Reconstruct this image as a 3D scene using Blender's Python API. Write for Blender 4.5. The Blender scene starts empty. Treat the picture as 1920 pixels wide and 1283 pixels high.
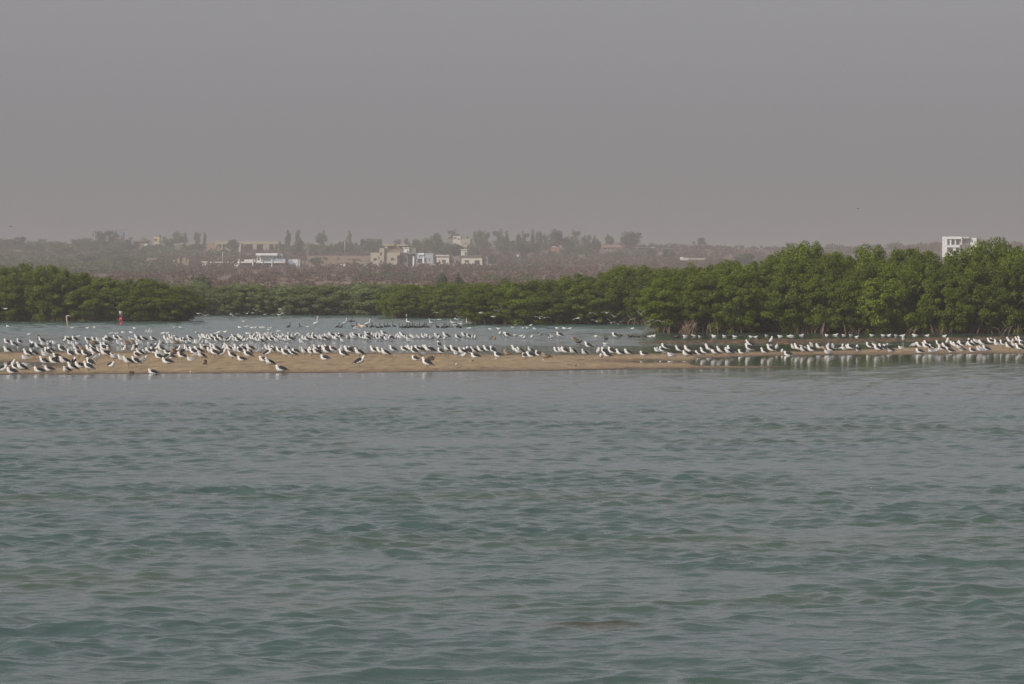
import bpy, math, random
import numpy as np
from math import radians as R, pi, sin, cos
from mathutils import Vector, Matrix

# ------------------------------------------------------------------ camera, sky, sun, exposure
H = 3.36            # camera height above the water
F = 7000.0          # focal length in photo pixels
HY = 532.0          # row of the true horizon in the photo
scene = bpy.context.scene
cam_data = bpy.data.cameras.new("camera")
cam = bpy.data.objects.new("camera", cam_data)
scene.collection.objects.link(cam)
cam_data.sensor_width = 36.0
cam_data.lens = F / 1920 * 36.0
cam_data.clip_start = 0.5
cam_data.clip_end = 20000
cam.location = (0, 0, H)
cam.rotation_euler = (R(90) - math.atan((641.5 - HY) / F), 0, 0)
scene.camera = cam

SUN_DIR = Vector((-0.62, -0.56, 0.55)).normalized()      # towards the sun
SUN_ELEV = math.asin(SUN_DIR.z)
SUN_ROT = math.atan2(SUN_DIR.x, SUN_DIR.y)
world = bpy.data.worlds.new("World"); scene.world = world; world.use_nodes = True
nt = world.node_tree; nt.nodes.clear()
sky = nt.nodes.new("ShaderNodeTexSky"); sky.sky_type = 'NISHITA'; sky.sun_disc = False
sky.sun_elevation = SUN_ELEV; sky.sun_rotation = SUN_ROT
sky.altitude = 0; sky.air_density = 1.0; sky.dust_density = 6.0; sky.ozone_density = 1.0
hsv = nt.nodes.new("ShaderNodeHueSaturation"); hsv.inputs['Saturation'].default_value = 0.22
tint = nt.nodes.new("ShaderNodeMix"); tint.data_type = 'RGBA'; tint.blend_type = 'MULTIPLY'
tint.inputs[0].default_value = 1.0; tint.inputs[7].default_value = (0.985, 0.975, 1.0, 1)
bg = nt.nodes.new("ShaderNodeBackground"); bg.inputs['Strength'].default_value = 0.118
wo = nt.nodes.new("ShaderNodeOutputWorld")
nt.links.new(sky.outputs[0], hsv.inputs['Color']); nt.links.new(hsv.outputs[0], tint.inputs[6])
dust = nt.nodes.new("ShaderNodeMix"); dust.data_type = 'RGBA'; dust.inputs[0].default_value = 0.62   # thick even dust dims and greys the sky
dust.inputs[7].default_value = (2.12, 2.11, 2.28, 1); nt.links.new(tint.outputs[2], dust.inputs[6])
nt.links.new(dust.outputs[2], bg.inputs['Color']); nt.links.new(bg.outputs[0], wo.inputs['Surface'])

sl = bpy.data.lights.new("sun", 'SUN'); sl.energy = 2.55; sl.angle = R(0.6); sl.color = (1.0, 0.93, 0.84)
so = bpy.data.objects.new("sun", sl); scene.collection.objects.link(so)
so.rotation_euler = (-SUN_DIR).to_track_quat('-Z', 'Y').to_euler()
so.location = (-200, -200, 300)

scene.view_settings.view_transform = 'Standard'; scene.view_settings.look = 'None'
scene.view_settings.gamma = 1.0; scene.view_settings.exposure = 0.42
scene.view_settings.use_curve_mapping = False
scene.cycles.use_denoising = True
scene.cycles.max_bounces = 6; scene.cycles.diffuse_bounces = 2; scene.cycles.glossy_bounces = 3
scene.cycles.transmission_bounces = 3; scene.cycles.volume_bounces = 0
scene.cycles.sample_clamp_indirect = 4.0

# haze: one closed box of dusty air round the camera and the whole scene
HAZE_DENSITY = 0.00043

# ------------------------------------------------------------------ helpers
C = scene.collection
rng = np.random.default_rng(7)
random.seed(7)

def wx(px, D): return (px - 960.0) * D / F
def wz(py, D): return H + (HY - py) * D / F
def dist(py, z=0.0): return F * (H - z) / (py - HY)

def tag(o, label=None, cat=None, group=None, kind=None):
    if label: o['label'] = label
    if cat: o['category'] = cat
    if group: o['group'] = group
    if kind: o['kind'] = kind
    return o

def link(name, data, parent=None, mat=None):
    o = bpy.data.objects.new(name, data); C.objects.link(o)
    if parent: o.parent = parent
    if mat is not None and data is not None and len(data.materials) == 0: data.materials.append(mat)
    return o

def empty(name, loc=(0, 0, 0), rz=0.0):
    o = bpy.data.objects.new(name, None); C.objects.link(o)
    o.empty_display_size = 0.2; o.location = loc; o.rotation_euler = (0, 0, rz); return o

def np_mesh(name, v, f, smooth=False, mat=None):
    """mesh from arrays: v (n,3), f (m,3 or 4) or a list of such"""
    fl = f if isinstance(f, list) else [f]
    fl = [np.asarray(a, dtype=np.int32) for a in fl if len(a)]
    me = bpy.data.meshes.new(name)
    v = np.ascontiguousarray(v, dtype=np.float32)
    me.vertices.add(len(v)); me.vertices.foreach_set("co", v.ravel())
    nl = sum(a.size for a in fl); nf = sum(len(a) for a in fl)
    me.loops.add(nl); me.polygons.add(nf)
    me.loops.foreach_set("vertex_index", np.concatenate([a.ravel() for a in fl]))
    starts = []; k = 0
    for a in fl:
        starts.append(k + np.arange(len(a)) * a.shape[1]); k += a.size
    me.polygons.foreach_set("loop_start", np.concatenate(starts).astype(np.int32))
    me.polygons.foreach_set("use_smooth", np.full(nf, bool(smooth), dtype=bool))
    me.update(calc_edges=True)
    if mat: me.materials.append(mat)
    return me

class MB:
    """collects simple solids, builds ONE mesh"""
    def __init__(s): s.v = []; s.q = []; s.t = []; s.n = 0
    def add(s, v, q=(), t=()):
        v = np.asarray(v, float); s.v.append(v)
        s.q += [tuple(i + s.n for i in f) for f in q]; s.t += [tuple(i + s.n for i in f) for f in t]
        s.n += len(v)
    def box(s, x0, x1, y0, y1, z0, z1):
        v = [(x, y, z) for z in (z0, z1) for y in (y0, y1) for x in (x0, x1)]
        s.add(v, [(0, 2, 3, 1), (4, 5, 7, 6), (0, 1, 5, 4), (2, 6, 7, 3), (0, 4, 6, 2), (1, 3, 7, 5)])
    def loft(s, pts, ry, rz=None, n=8, cap=True, up=(0, 0, 1)):
        """rings of n points along pts; ry sideways radius, rz the other one"""
        pts = [Vector(p) for p in pts]; rz = rz or ry
        vs = []
        for i, p in enumerate(pts):
            a = pts[max(i - 1, 0)]; b = pts[min(i + 1, len(pts) - 1)]
            d = (b - a).normalized()
            side = d.cross(Vector(up))
            if side.length < 1e-3: side = d.cross(Vector((0, 1, 0)))
            if side.length < 1e-3: side = Vector((1, 0, 0))
            side.normalize(); nn = side.cross(d).normalized()
            for k in range(n):
                t = 2 * pi * k / n
                vs.append(p + side * (cos(t) * ry[i]) + nn * (sin(t) * rz[i]))
        q = []; m = len(pts)
        for i in range(m - 1):
            for k in range(n):
                q.append((i * n + k, i * n + (k + 1) % n, (i + 1) * n + (k + 1) % n, (i + 1) * n + k))
        t = []
        if cap:
            vs.append(pts[0]); vs.append(pts[-1]); c0, c1 = len(vs) - 2, len(vs) - 1
            for k in range(n):
                t.append((c0, (k + 1) % n, k)); t.append((c1, (m - 1) * n + k, (m - 1) * n + (k + 1) % n))
        s.add([tuple(x) for x in vs], q, t)
    def tube(s, pts, r0, r1=None, n=6):
        r1 = r0 if r1 is None else r1; m = len(pts)
        s.loft(pts, [r0 + (r1 - r0) * i / (m - 1) for i in range(m)], n=n)
    def data(s, name, mat=None, smooth=False):
        return np_mesh(name, np.concatenate(s.v), [np.array(s.q, dtype=np.int32).reshape(-1, 4), np.array(s.t, dtype=np.int32).reshape(-1, 3)], smooth, mat)
    def build(s, name, mat, parent=None, smooth=False):
        return link(name, s.data(name, mat, smooth), parent)

def mat_nodes(name):
    m = bpy.data.materials.new(name); m.use_nodes = True
    t = m.node_tree; t.nodes.clear()
    out = t.nodes.new("ShaderNodeOutputMaterial")
    b = t.nodes.new("ShaderNodeBsdfPrincipled"); t.links.new(b.outputs[0], out.inputs['Surface'])
    return m, t, b, out

def simple(name, col, rough=0.7, var=0.12, scale=3.0, spec=0.3, bump=0.0):
    """one colour, broken up by a noise in object space"""
    m, t, b, out = mat_nodes(name)
    tc = t.nodes.new("ShaderNodeTexCoord"); nz = t.nodes.new("ShaderNodeTexNoise")
    nz.inputs['Scale'].default_value = scale; nz.inputs['Detail'].default_value = 5
    mx = t.nodes.new("ShaderNodeMix"); mx.data_type = 'RGBA'
    mx.inputs[6].default_value = tuple(c * (1 - var) for c in col) + (1,)
    mx.inputs[7].default_value = tuple(min(1, c * (1 + var)) for c in col) + (1,)
    t.links.new(tc.outputs['Object'], nz.inputs['Vector']); t.links.new(nz.outputs[0], mx.inputs[0])
    t.links.new(mx.outputs[2], b.inputs['Base Color'])
    b.inputs['Roughness'].default_value = rough; b.inputs['Specular IOR Level'].default_value = spec
    if bump:
        bp = t.nodes.new("ShaderNodeBump"); bp.inputs['Strength'].default_value = bump
        t.links.new(nz.outputs[0], bp.inputs['Height']); t.links.new(bp.outputs[0], b.inputs['Normal'])
    return m

def ramp(t, stops):
    r = t.nodes.new("ShaderNodeValToRGB"); e = r.color_ramp.elements
    while len(e) < len(stops): e.new(0.5)
    for k, (p, c) in enumerate(stops):
        e[k].position = p; e[k].color = tuple(c) + ((1,) if len(c) == 3 else ())
    return r

def leaf_mat(name, stops, transl=0.25, rough=0.45, tree_var=0.25):
    """leaves: every leaf its own tone, every tree slightly its own"""
    m, t, b, out = mat_nodes(name)
    g = t.nodes.new("ShaderNodeNewGeometry"); oi = t.nodes.new("ShaderNodeObjectInfo")
    tc = t.nodes.new("ShaderNodeTexCoord"); nz = t.nodes.new("ShaderNodeTexNoise")
    nz.inputs['Scale'].default_value = 0.9; nz.inputs['Detail'].default_value = 3
    t.links.new(tc.outputs['Object'], nz.inputs['Vector'])
    a = t.nodes.new("ShaderNodeMath"); a.operation = 'MULTIPLY_ADD'
    t.links.new(g.outputs['Random Per Island'], a.inputs[0]); a.inputs[1].default_value = 0.62
    t.links.new(nz.outputs[0], a.inputs[2])
    s = t.nodes.new("ShaderNodeMath"); s.operation = 'SUBTRACT'; t.links.new(a.outputs[0], s.inputs[0]); s.inputs[1].default_value = 0.30
    rp = ramp(t, stops); t.links.new(s.outputs[0], rp.inputs[0])
    hs = t.nodes.new("ShaderNodeHueSaturation")
    mr = t.nodes.new("ShaderNodeMapRange"); mr.inputs[3].default_value = 1 - tree_var; mr.inputs[4].default_value = 1 + tree_var
    t.links.new(oi.outputs['Random'], mr.inputs[0]); t.links.new(mr.outputs[0], hs.inputs['Value'])
    t.links.new(rp.outputs[0], hs.inputs['Color']); t.links.new(hs.outputs[0], b.inputs['Base Color'])
    b.inputs['Roughness'].default_value = rough; b.inputs['Specular IOR Level'].default_value = 0.18
    tr = t.nodes.new("ShaderNodeBsdfTranslucent"); t.links.new(hs.outputs[0], tr.inputs[0])
    mx = t.nodes.new("ShaderNodeMixShader"); mx.inputs[0].default_value = transl
    t.links.new(b.outputs[0], mx.inputs[1]); t.links.new(tr.outputs[0], mx.inputs[2]); t.links.new(mx.outputs[0], out.inputs['Surface'])
    return m

_ones = "zeroth first second third fourth fifth sixth seventh eighth ninth tenth eleventh twelfth thirteenth fourteenth fifteenth sixteenth seventeenth eighteenth nineteenth".split()
_tens = {20: "twent", 30: "thirt", 40: "fort", 50: "fift", 60: "sixt", 70: "sevent", 80: "eight", 90: "ninet"}
def ordinal(n):
    if n < 20: return _ones[n]
    t, u = n // 10 * 10, n % 10
    return _tens[t] + "ieth" if u == 0 else _tens[t] + "y-" + _ones[u]

def copy_thing(src, loc, rz, scale=1.0):
    c = src.copy(); C.objects.link(c); c.location = loc; c.rotation_euler = (0, 0, rz); c.scale = scale if isinstance(scale, tuple) else (scale,) * 3
    for ch in src.children:
        d = ch.copy(); C.objects.link(d); d.parent = c
        for g in ch.children:
            e = g.copy(); C.objects.link(e); e.parent = d
    return c

def interp(x, pts):
    xs, ys = zip(*pts); return np.interp(x, xs, ys)

def snoise(x, y, seed, scale, oct=3):
    """cheap smooth 2-D noise from sines, about -1..1"""
    r = np.random.default_rng(seed); out = 0; amp = 1; tot = 0
    for o in range(oct):
        for _ in range(5):
            th = r.uniform(0, 2 * pi); k = 2 * pi / (scale / (1.9 ** o)) * r.uniform(0.6, 1.5); ph = r.uniform(0, 6.28)
            out = out + amp * np.sin(k * (x * cos(th) + y * sin(th)) + ph); tot += amp * 0.55
        amp *= 0.55
    return out / tot * 1.2

# ------------------------------------------------------------------ the setting
# sandbar outline in photo rows, along photo columns (turned into metres on the water plane)
NEAR = [(-600, 706), (0, 703), (200, 702), (400, 700.5), (600, 699.5), (800, 698), (1000, 695.5), (1180, 693), (1285, 691.5), (1292, 690), (1300, 671.5), (1400, 669), (1500, 666.5), (1700, 665), (1920, 663), (2400, 661)]
FAR = [(-600, 662), (0, 660.5), (200, 659.5), (400, 659), (600, 661.5), (800, 662.5), (960, 665), (1100, 665), (1240, 663), (1400, 660), (1500, 659), (1600, 656), (1700, 651), (1800, 648), (1920, 643), (2400, 636)]
def land(px, py):
    """how far (photo rows) a point on the plane lies inside the sand; negative = water"""
    s = np.minimum(interp(px, NEAR) - py, py - interp(px, FAR))
    top2 = interp(px, [(1250, 683), (1330, 686.0), (1512, 687.5)]); bot2 = interp(px, [(1250, 692), (1340, 690.8), (1450, 689.2), (1512, 687.0)])
    s2 = np.where((px > 1250) & (px < 1516), np.minimum(bot2 - py, py - top2), -9.0)
    s = np.maximum(s, s2)
    # puddle at the left edge of the bar, small ones on the right
    d = np.sqrt(((px - 10) / 75.0) ** 2 + ((py - 684.5) / 4.6) ** 2)
    s = np.minimum(s, (d - 1) * 4.0)
    d = np.sqrt(((px - 1235) / 60.0) ** 2 + ((py - 678.5) / 2.2) ** 2)
    s = np.minimum(s, (d - 0.8) * 2.6)
    return s
def mud(px, py, nz):
    """weedy mudflat behind the bar on the right"""
    top = interp(px, [(1200, 643), (1235, 640), (1300, 638.5), (1400, 637), (1700, 634.5), (1920, 631), (2400, 628)])
    bot = interp(px, [(1200, 643.5), (1260, 645), (1400, 645), (1560, 644), (1700, 641), (1920, 639), (2400, 634)])
    return np.where(px > 1195, np.minimum(bot - py, py - top), -9.0) + nz * 2.2 + 0.3

def plane_px(X, Y):
    return 960 + F * X / Y, HY + F * H / Y

# sand
xs = np.concatenate([np.linspace(-90, -40, 60), np.linspace(-39.7, 45, 420), np.linspace(45.5, 90, 50)])
ys = 128 * np.exp(np.arange(0, 330) * 0.0019)
X, Y = np.meshgrid(xs, ys); px, py = plane_px(X, Y)
nz = snoise(X, Y, 3, 9.0); nz2 = snoise(X, Y, 5, 2.2)
s = land(px + 6 * nz, py + 0.5 * nz2)
hs = np.clip(s / 9.0, -1.5, 1.0)
Z = np.where(hs > 0, 0.004 + 0.062 * hs ** 0.8 + 0.008 * nz2 * np.clip(hs, 0, 1), hs * 0.4)
nzm = snoise(X, Y * 0.35, 11, 2.6, 4)
m_ = mud(px, py, nzm)
Zm = np.where(m_ > 0, 0.004 + 0.022 * np.clip(m_ / 2.5, 0, 1), np.clip(m_, -3, 0) * 0.15)
island = (m_ > -1) & (Zm > Z)
Z = np.maximum(Z, Zm)
nr, nc = X.shape
V = np.stack([X, Y, Z], -1).reshape(-1, 3)
idx = np.arange(nr * nc).reshape(nr, nc)
Fq = np.stack([idx[:-1, :-1], idx[:-1, 1:], idx[1:, 1:], idx[1:, :-1]], -1).reshape(-1, 4)
keep = (Z.reshape(-1)[Fq].max(1) > -0.2); Fq = Fq[keep]
sand_me = np_mesh("sandbar", V, Fq, True)
at = sand_me.attributes.new("mud", 'FLOAT', 'POINT'); at.data.foreach_set("value", island.reshape(-1).astype(np.float32))
at = sand_me.attributes.new("edge", 'FLOAT', 'POINT'); at.data.foreach_set("value", np.clip(s / 8.0, 0, 1).reshape(-1).astype(np.float32))
m, t, b, out = mat_nodes("sand")
tc = t.nodes.new("ShaderNodeTexCoord")
n1 = t.nodes.new("ShaderNodeTexNoise"); n1.inputs['Scale'].default_value = 0.35; n1.inputs['Detail'].default_value = 8; n1.inputs['Roughness'].default_value = 0.65
n2 = t.nodes.new("ShaderNodeTexNoise"); n2.inputs['Scale'].default_value = 2.6; n2.inputs['Detail'].default_value = 6; n2.inputs['Roughness'].default_value = 0.7
mp = t.nodes.new("ShaderNodeMapping"); mp.inputs['Scale'].default_value = (1, 0.35, 1)
t.links.new(tc.outputs['Object'], mp.inputs[0]); t.links.new(mp.outputs[0], n1.inputs['Vector']); mps = t.nodes.new("ShaderNodeMapping"); mps.inputs['Scale'].default_value = (1, 0.10, 1); t.links.new(tc.outputs['Object'], mps.inputs[0]); t.links.new(mps.outputs[0], n2.inputs['Vector'])
ea = t.nodes.new("ShaderNodeAttribute"); ea.attribute_name = "edge"
wet = ramp(t, [(0.0, (0.060, 0.044, 0.032)), (0.12, (0.12, 0.085, 0.055)), (0.34, (0.205, 0.145, 0.085)), (0.75, (0.27, 0.20, 0.118))])
addn = t.nodes.new("ShaderNodeMath"); addn.operation = 'MULTIPLY_ADD'; addn.inputs[1].default_value = 0.9
sb = t.nodes.new("ShaderNodeMath"); sb.operation = 'SUBTRACT'; sb.inputs[1].default_value = 0.42
t.links.new(n1.outputs[0], addn.inputs[0]); t.links.new(ea.outputs['Fac'], addn.inputs[2]); t.links.new(addn.outputs[0], sb.inputs[0]); t.links.new(sb.outputs[0], wet.inputs[0])
gr = ramp(t, [(0.32, (0.45, 0.44, 0.43)), (0.45, (0.92, 0.92, 0.92)), (0.58, (1.1, 1.08, 1.05)), (0.72, (1.6, 1.5, 1.4))]); t.links.new(n2.outputs[0], gr.inputs[0])
mu = t.nodes.new("ShaderNodeMix"); mu.data_type = 'RGBA'; mu.blend_type = 'MULTIPLY'; mu.inputs[0].default_value = 1
t.links.new(wet.outputs[0], mu.inputs[6]); t.links.new(gr.outputs[0], mu.inputs[7])
mudc = ramp(t, [(0.36, (0.022, 0.021, 0.012)), (0.50, (0.050, 0.040, 0.020)), (0.55, (0.14, 0.075, 0.030)), (0.62, (0.36, 0.19, 0.08))])
n3 = t.nodes.new("ShaderNodeTexNoise"); n3.inputs['Scale'].default_value = 3.2; n3.inputs['Detail'].default_value = 8; n3.inputs['Roughness'].default_value = 0.75
t.links.new(mps.outputs[0], n3.inputs['Vector']); t.links.new(n3.outputs[0], mudc.inputs[0])
ma = t.nodes.new("ShaderNodeAttribute"); ma.attribute_name = "mud"
fin = t.nodes.new("ShaderNodeMix"); fin.data_type = 'RGBA'; t.links.new(ma.outputs['Fac'], fin.inputs[0])
t.links.new(mu.outputs[2], fin.inputs[6]); t.links.new(mudc.outputs[0], fin.inputs[7]); t.links.new(fin.outputs[2], b.inputs['Base Color'])
b.inputs['Roughness'].default_value = 0.75; b.inputs['Specular IOR Level'].default_value = 0.25
bp = t.nodes.new("ShaderNodeBump"); bp.inputs['Strength'].default_value = 0.5; bp.inputs['Distance'].default_value = 0.03
t.links.new(n2.outputs[0], bp.inputs['Height']); t.links.new(bp.outputs[0], b.inputs['Normal'])
sand_me.materials.append(m)
tag(link("sandbar", sand_me), kind="structure")

# water: one sheet, real waves near the camera, ripples in the normals farther off
ys = 27 * np.exp(np.arange(0, 1400) * 0.00102); ys = np.concatenate([ys, ys[-1] * np.exp(np.arange(1, 985) * 0.0014)])
ys = np.concatenate([[-350, -60, 5, 18, 24], ys, [470, 520, 600]])
us = np.concatenate([[-9, -3, -1.3], np.linspace(-1, 1, 820), [1.3, 3, 9]])
halfw = np.where(ys < 27, 14 + 0.24 * 27, 14 + 0.24 * ys)
X = us[None, :] * halfw[:, None]; Y = np.repeat(ys[:, None], len(us), 1)
X = np.clip(X, -620, 620) + 0.0
Yc = np.maximum(Y, 20); px, py = plane_px(X, Yc)
px = np.clip(px, -3000, 5000)
gust = snoise(X * 0.55, Y, 21, 26, 3)
gust2 = snoise(X * 0.7, Y, 22, 7, 3)
# ruffle 0 = mirror calm, 1 = full ripples
sd = land(px, py)
ruf_near = interp(py, [(666, 0.0), (690, 0.02), (704, 0.10), (716, 0.34), (745, 0.62), (785, 1.0), (1000, 1.0), (1300, 1.0)])
edge_r = interp(px, [(-3000, 0), (1300, 0), (1550, -9), (1700, -18), (1920, -22), (5000, -22)])
ruf_near = interp(py - edge_r * np.clip((760 - py) / 60, 0, 1), [(666, 0.0), (686, 0.03), (693, 0.07), (700, 0.12), (712, 0.32), (745, 0.62), (785, 1.0), (1300, 1.0)])
top_calm = interp(px, [(-3000, 628), (300, 627), (900, 622), (1230, 622), (1300, 616), (5000, 616)])
ruf_far = np.clip((top_calm + 4 - py) / 12.0, 0, 1) * 0.55 + 0.55
ruf_far = np.where(py > 640, np.minimum(ruf_far, interp(py, [(640, 0.55), (646, 0.45), (650, 0.15), (660, 0.08)])), ruf_far)
ruf_far = ruf_far * interp(px, [(1180, 1), (1300, 0.6), (5000, 0.5)])
ruf = np.where(py < 668, ruf_far, ruf_near)
ruf = np.clip(ruf * (1 + 0.30 * gust * (ruf > 0.2)), 0, 1.25)
Zw = np.zeros_like(X); DX = np.zeros_like(X); DY = np.zeros_like(X)
wr = np.random.default_rng(12)
near = (ys > 20) & (ys < 440)
Xn, Yn, Rn, G = X[near], Y[near], ruf[near], gust2[near]
dy = np.where(Yn < 112, Yn * 0.00102, Yn * 0.0014); zn = np.zeros_like(Xn); dxn = np.zeros_like(Xn); dyn = np.zeros_like(Xn)
for k in range(124):
    lam = math.exp(wr.uniform(math.log(0.17), math.log(2.1)))
    th = wr.normal(0, 0.58 if lam < 0.8 else 0.48) - 0.18
    kk = 2 * pi / lam; ph = wr.uniform(0, 2 * pi)
    slope = 0.026 * (0.62 if lam > 1.1 else 1.0) * (1.25 if lam < 0.6 else 1.0)
    a = slope / kk
    fade = np.clip((lam / (dy + 0.02) - 2.0) / 2.0, 0, 1) * (1 + 0.9 * np.clip((Yn - 190) / 60, 0, 1) * (lam > 0.9)) * (1 + (0.45 if lam < 0.62 else 0.05 if lam < 0.85 else -0.5) * np.clip((Yn - 40) / 22, 0, 1) * np.clip((150 - Yn) / 50, 0, 1))
    g = Rn * fade * (1 + (0.55 * G if lam < 1.0 else 0.15 * G))
    ph_ = kk * (Xn * sin(th) + Yn * cos(th)) + ph
    zn += a * g * np.cos(ph_); sn = a * g * np.sin(ph_) * 0.9
    dxn -= sn * sin(th); dyn -= sn * cos(th)
Zw[near] = zn; DX[near] = dxn; DY[near] = dyn
V = np.stack([X + DX, Y + DY, Zw], -1).reshape(-1, 3)
nr, nc = X.shape; idx = np.arange(nr * nc).reshape(nr, nc)
Fq = np.stack([idx[:-1, :-1], idx[:-1, 1:], idx[1:, 1:], idx[1:, :-1]], -1).reshape(-1, 4)
wme = np_mesh("lagoon_water", V, Fq, True)
at = wme.attributes.new("ruffle", 'FLOAT', 'POINT'); at.data.foreach_set("value", ruf.reshape(-1).astype(np.float32))
weed = np.exp(-(((X - 0.75) / 0.75) ** 2 + ((Y - 36.6) / 0.65) ** 2) ** 2) * np.clip(0.75 + 0.5 * snoise(X, Y * 0.6, 61, 0.9), 0, 1)
at = wme.attributes.new("weed", 'FLOAT', 'POINT'); at.data.foreach_set("value", weed.reshape(-1).astype(np.float32))
shal = np.clip((630 - py) / 12.0, 0, 1) * (Y > 150)
at = wme.attributes.new("shallow", 'FLOAT', 'POINT'); at.data.foreach_set("value", shal.reshape(-1).astype(np.float32))
m, t, b, out = mat_nodes("lagoon_water")
ra = t.nodes.new("ShaderNodeAttribute"); ra.attribute_name = "ruffle"
geo = t.nodes.new("ShaderNodeNewGeometry")
def wnoise(scale, sx, sy, det=3, rough=0.5):
    mp = t.nodes.new("ShaderNodeMapping"); mp.inputs['Scale'].default_value = (sx, sy, 1)
    n = t.nodes.new("ShaderNodeTexNoise"); n.inputs['Scale'].default_value = scale; n.inputs['Detail'].default_value = det; n.inputs['Roughness'].default_value = rough
    t.links.new(geo.outputs['Position'], mp.inputs[0]); t.links.new(mp.outputs[0], n.inputs['Vector']); return n
fine = wnoise(3.6, 0.7, 1.6, 3, 0.55); mid = wnoise(1.1, 0.5, 1.5, 2)
bm = t.nodes.new("ShaderNodeMath"); bm.operation = 'MULTIPLY'; t.links.new(ra.outputs['Fac'], bm.inputs[0]); bm.inputs[1].default_value = 0.85
b1 = t.nodes.new("ShaderNodeBump"); b1.inputs['Distance'].default_value = 0.035; t.links.new(bm.outputs[0], b1.inputs['Strength']); t.links.new(fine.outputs[0], b1.inputs['Height'])
b2 = t.nodes.new("ShaderNodeBump"); b2.inputs['Distance'].default_value = 0.06; t.links.new(mid.outputs[0], b2.inputs['Height']); t.links.new(b1.outputs[0], b2.inputs['Normal'])
bm2 = t.nodes.new("ShaderNodeMath"); bm2.operation = 'MULTIPLY'; t.links.new(ra.outputs['Fac'], bm2.inputs[0]); bm2.inputs[1].default_value = 0.5; t.links.new(bm2.outputs[0], b2.inputs['Strength'])
t.links.new(b2.outputs[0], b.inputs['Normal'])
# turbid body: silt and weed patches lie in the water in broad drifts
pat = wnoise(0.16, 0.45, 1.0, 4, 0.6)
bodyc = ramp(t, [(0.30, (0.044, 0.076, 0.073)), (0.5, (0.048, 0.080, 0.071)), (0.66, (0.054, 0.080, 0.060)), (0.8, (0.056, 0.077, 0.052))])
t.links.new(pat.outputs[0], bodyc.inputs[0]); 
def blend(src, attr, col):
    a = t.nodes.new("ShaderNodeAttribute"); a.attribute_name = attr
    x = t.nodes.new("ShaderNodeMix"); x.data_type = 'RGBA'; x.inputs[7].default_value = col
    t.links.new(a.outputs['Fac'], x.inputs[0]); t.links.new(src, x.inputs[6]); return x.outputs[2]
c_ = blend(bodyc.outputs[0], "shallow", (0.050, 0.108, 0.098, 1)); c_ = blend(c_, "weed", (0.044, 0.044, 0.024, 1))
t.links.new(c_, b.inputs['Base Color'])
b.inputs['Roughness'].default_value = 0.06; b.inputs['IOR'].default_value = 1.333; b.inputs['Specular IOR Level'].default_value = 0.5
wme.materials.append(m)
tag(link("lagoon_water", wme), kind="structure")

# dark banks added under the mangrove thickets, standing in for the shade there
def shade_bank(px0, px1, yfn, depth):
    u = np.linspace(px0, px1, 160); y0 = yfn(u); k = np.array([0, .6, 1.5, 3, 6, 12, 20, 30, 45.0]) * depth / 45.0
    Y = y0[None, :] + k[:, None] + 0.35 * snoise(u / 14.0, u * 0, 71, 5)[None, :]; X = (u[None, :] - 960) * y0[None, :] / F + 0 * Y
    Z = np.interp(k, [0, .6, 3, depth], [-.12, .02, .07, .22])[:, None] + 0.015 * snoise(X, Y, 72, 1.5)
    nr, nc = X.shape; idx = np.arange(nr * nc).reshape(nr, nc)
    f = np.stack([idx[:-1, :-1], idx[:-1, 1:], idx[1:, 1:], idx[1:, :-1]], -1).reshape(-1, 4)
    tag(link("shade_bank", np_mesh("shade_bank", np.stack([X, Y, Z], -1).reshape(-1, 3), f, True, M_shade_bank)), kind="structure")
M_shade_bank = simple("dark_thicket_shade", (0.045, 0.036, 0.026), 0.8, 0.35, 0.8)
shade_bank(1250, 2450, lambda p: 253.3 + np.interp(p, [1250, 1290, 1400, 1700, 1920, 2200], [1.5, 0.5, -0.5, -3.5, -6.5, -8.5]), 45)
shade_bank(895, 1500, lambda p: 305.6 + 0 * p, 45); shade_bank(744, 910, lambda p: 362.6 + 0 * p, 35); shade_bank(330, 930, lambda p: 399.6 + 0 * p, 40); shade_bank(-520, 340, lambda p: 329.6 + 0 * p, 12)

# land behind the lagoon rising to the village ridge
RIDGE = [(-1500, 24.5), (0, 24.0), (250, 23.2), (400, 22.6), (700, 22.6), (900, 24), (1130, 23.4), (1250, 23.0), (1450, 21.8), (1550, 22.4), (1700, 23.0), (1765, 24.4), (2000, 25.0), (3500, 25)]
PROF = [(395, -0.6), (425, 0.15), (500, 0.7), (800, 3.0), (1200, 6.6), (1500, 10.0), (1700, 13.0), (1900, 17.5)]
def ground(X, Y):
    X = np.asarray(X, float); Y = np.asarray(Y, float)
    px = 960 + F * X / np.maximum(Y, 300)
    z = interp(Y, PROF)
    zr = interp(px, RIDGE)
    tt = np.clip((Y - 1900) / 200.0, 0, 1); z = np.where(Y > 1900, 17.5 + (zr - 17.5) * (1 - (1 - tt) ** 2), z)
    z = np.where(Y > 2100, zr - (Y - 2100) * 0.006, z)
    amp = np.clip((Y - 450) / 500.0, 0, 1)
    return z + amp * (0.45 * snoise(X, Y, 31, 130) + 0.2 * snoise(X, Y, 32, 35))
def gdist(py, px=960):
    """distance at which the ground shows at this photo row"""
    D = np.linspace(600, 2090, 500); r = HY - F * (ground((px - 960) * D / F, D) - H) / D
    return float(D[np.argmin(np.abs(r - py))])
ys = np.concatenate([np.linspace(395, 1000, 90), np.linspace(1012, 2200, 150), np.linspace(2250, 4200, 30)])
xs = np.linspace(-620, 620, 320)
X, Y = np.meshgrid(xs, ys); Z = ground(X, Y); nr, nc = X.shape
V = np.stack([X, Y, Z], -1).reshape(-1, 3); idx = np.arange(nr * nc).reshape(nr, nc)
Fq = np.stack([idx[:-1, :-1], idx[:-1, 1:], idx[1:, 1:], idx[1:, :-1]], -1).reshape(-1, 4)
hme = np_mesh("hillside", V, Fq, True)
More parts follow.
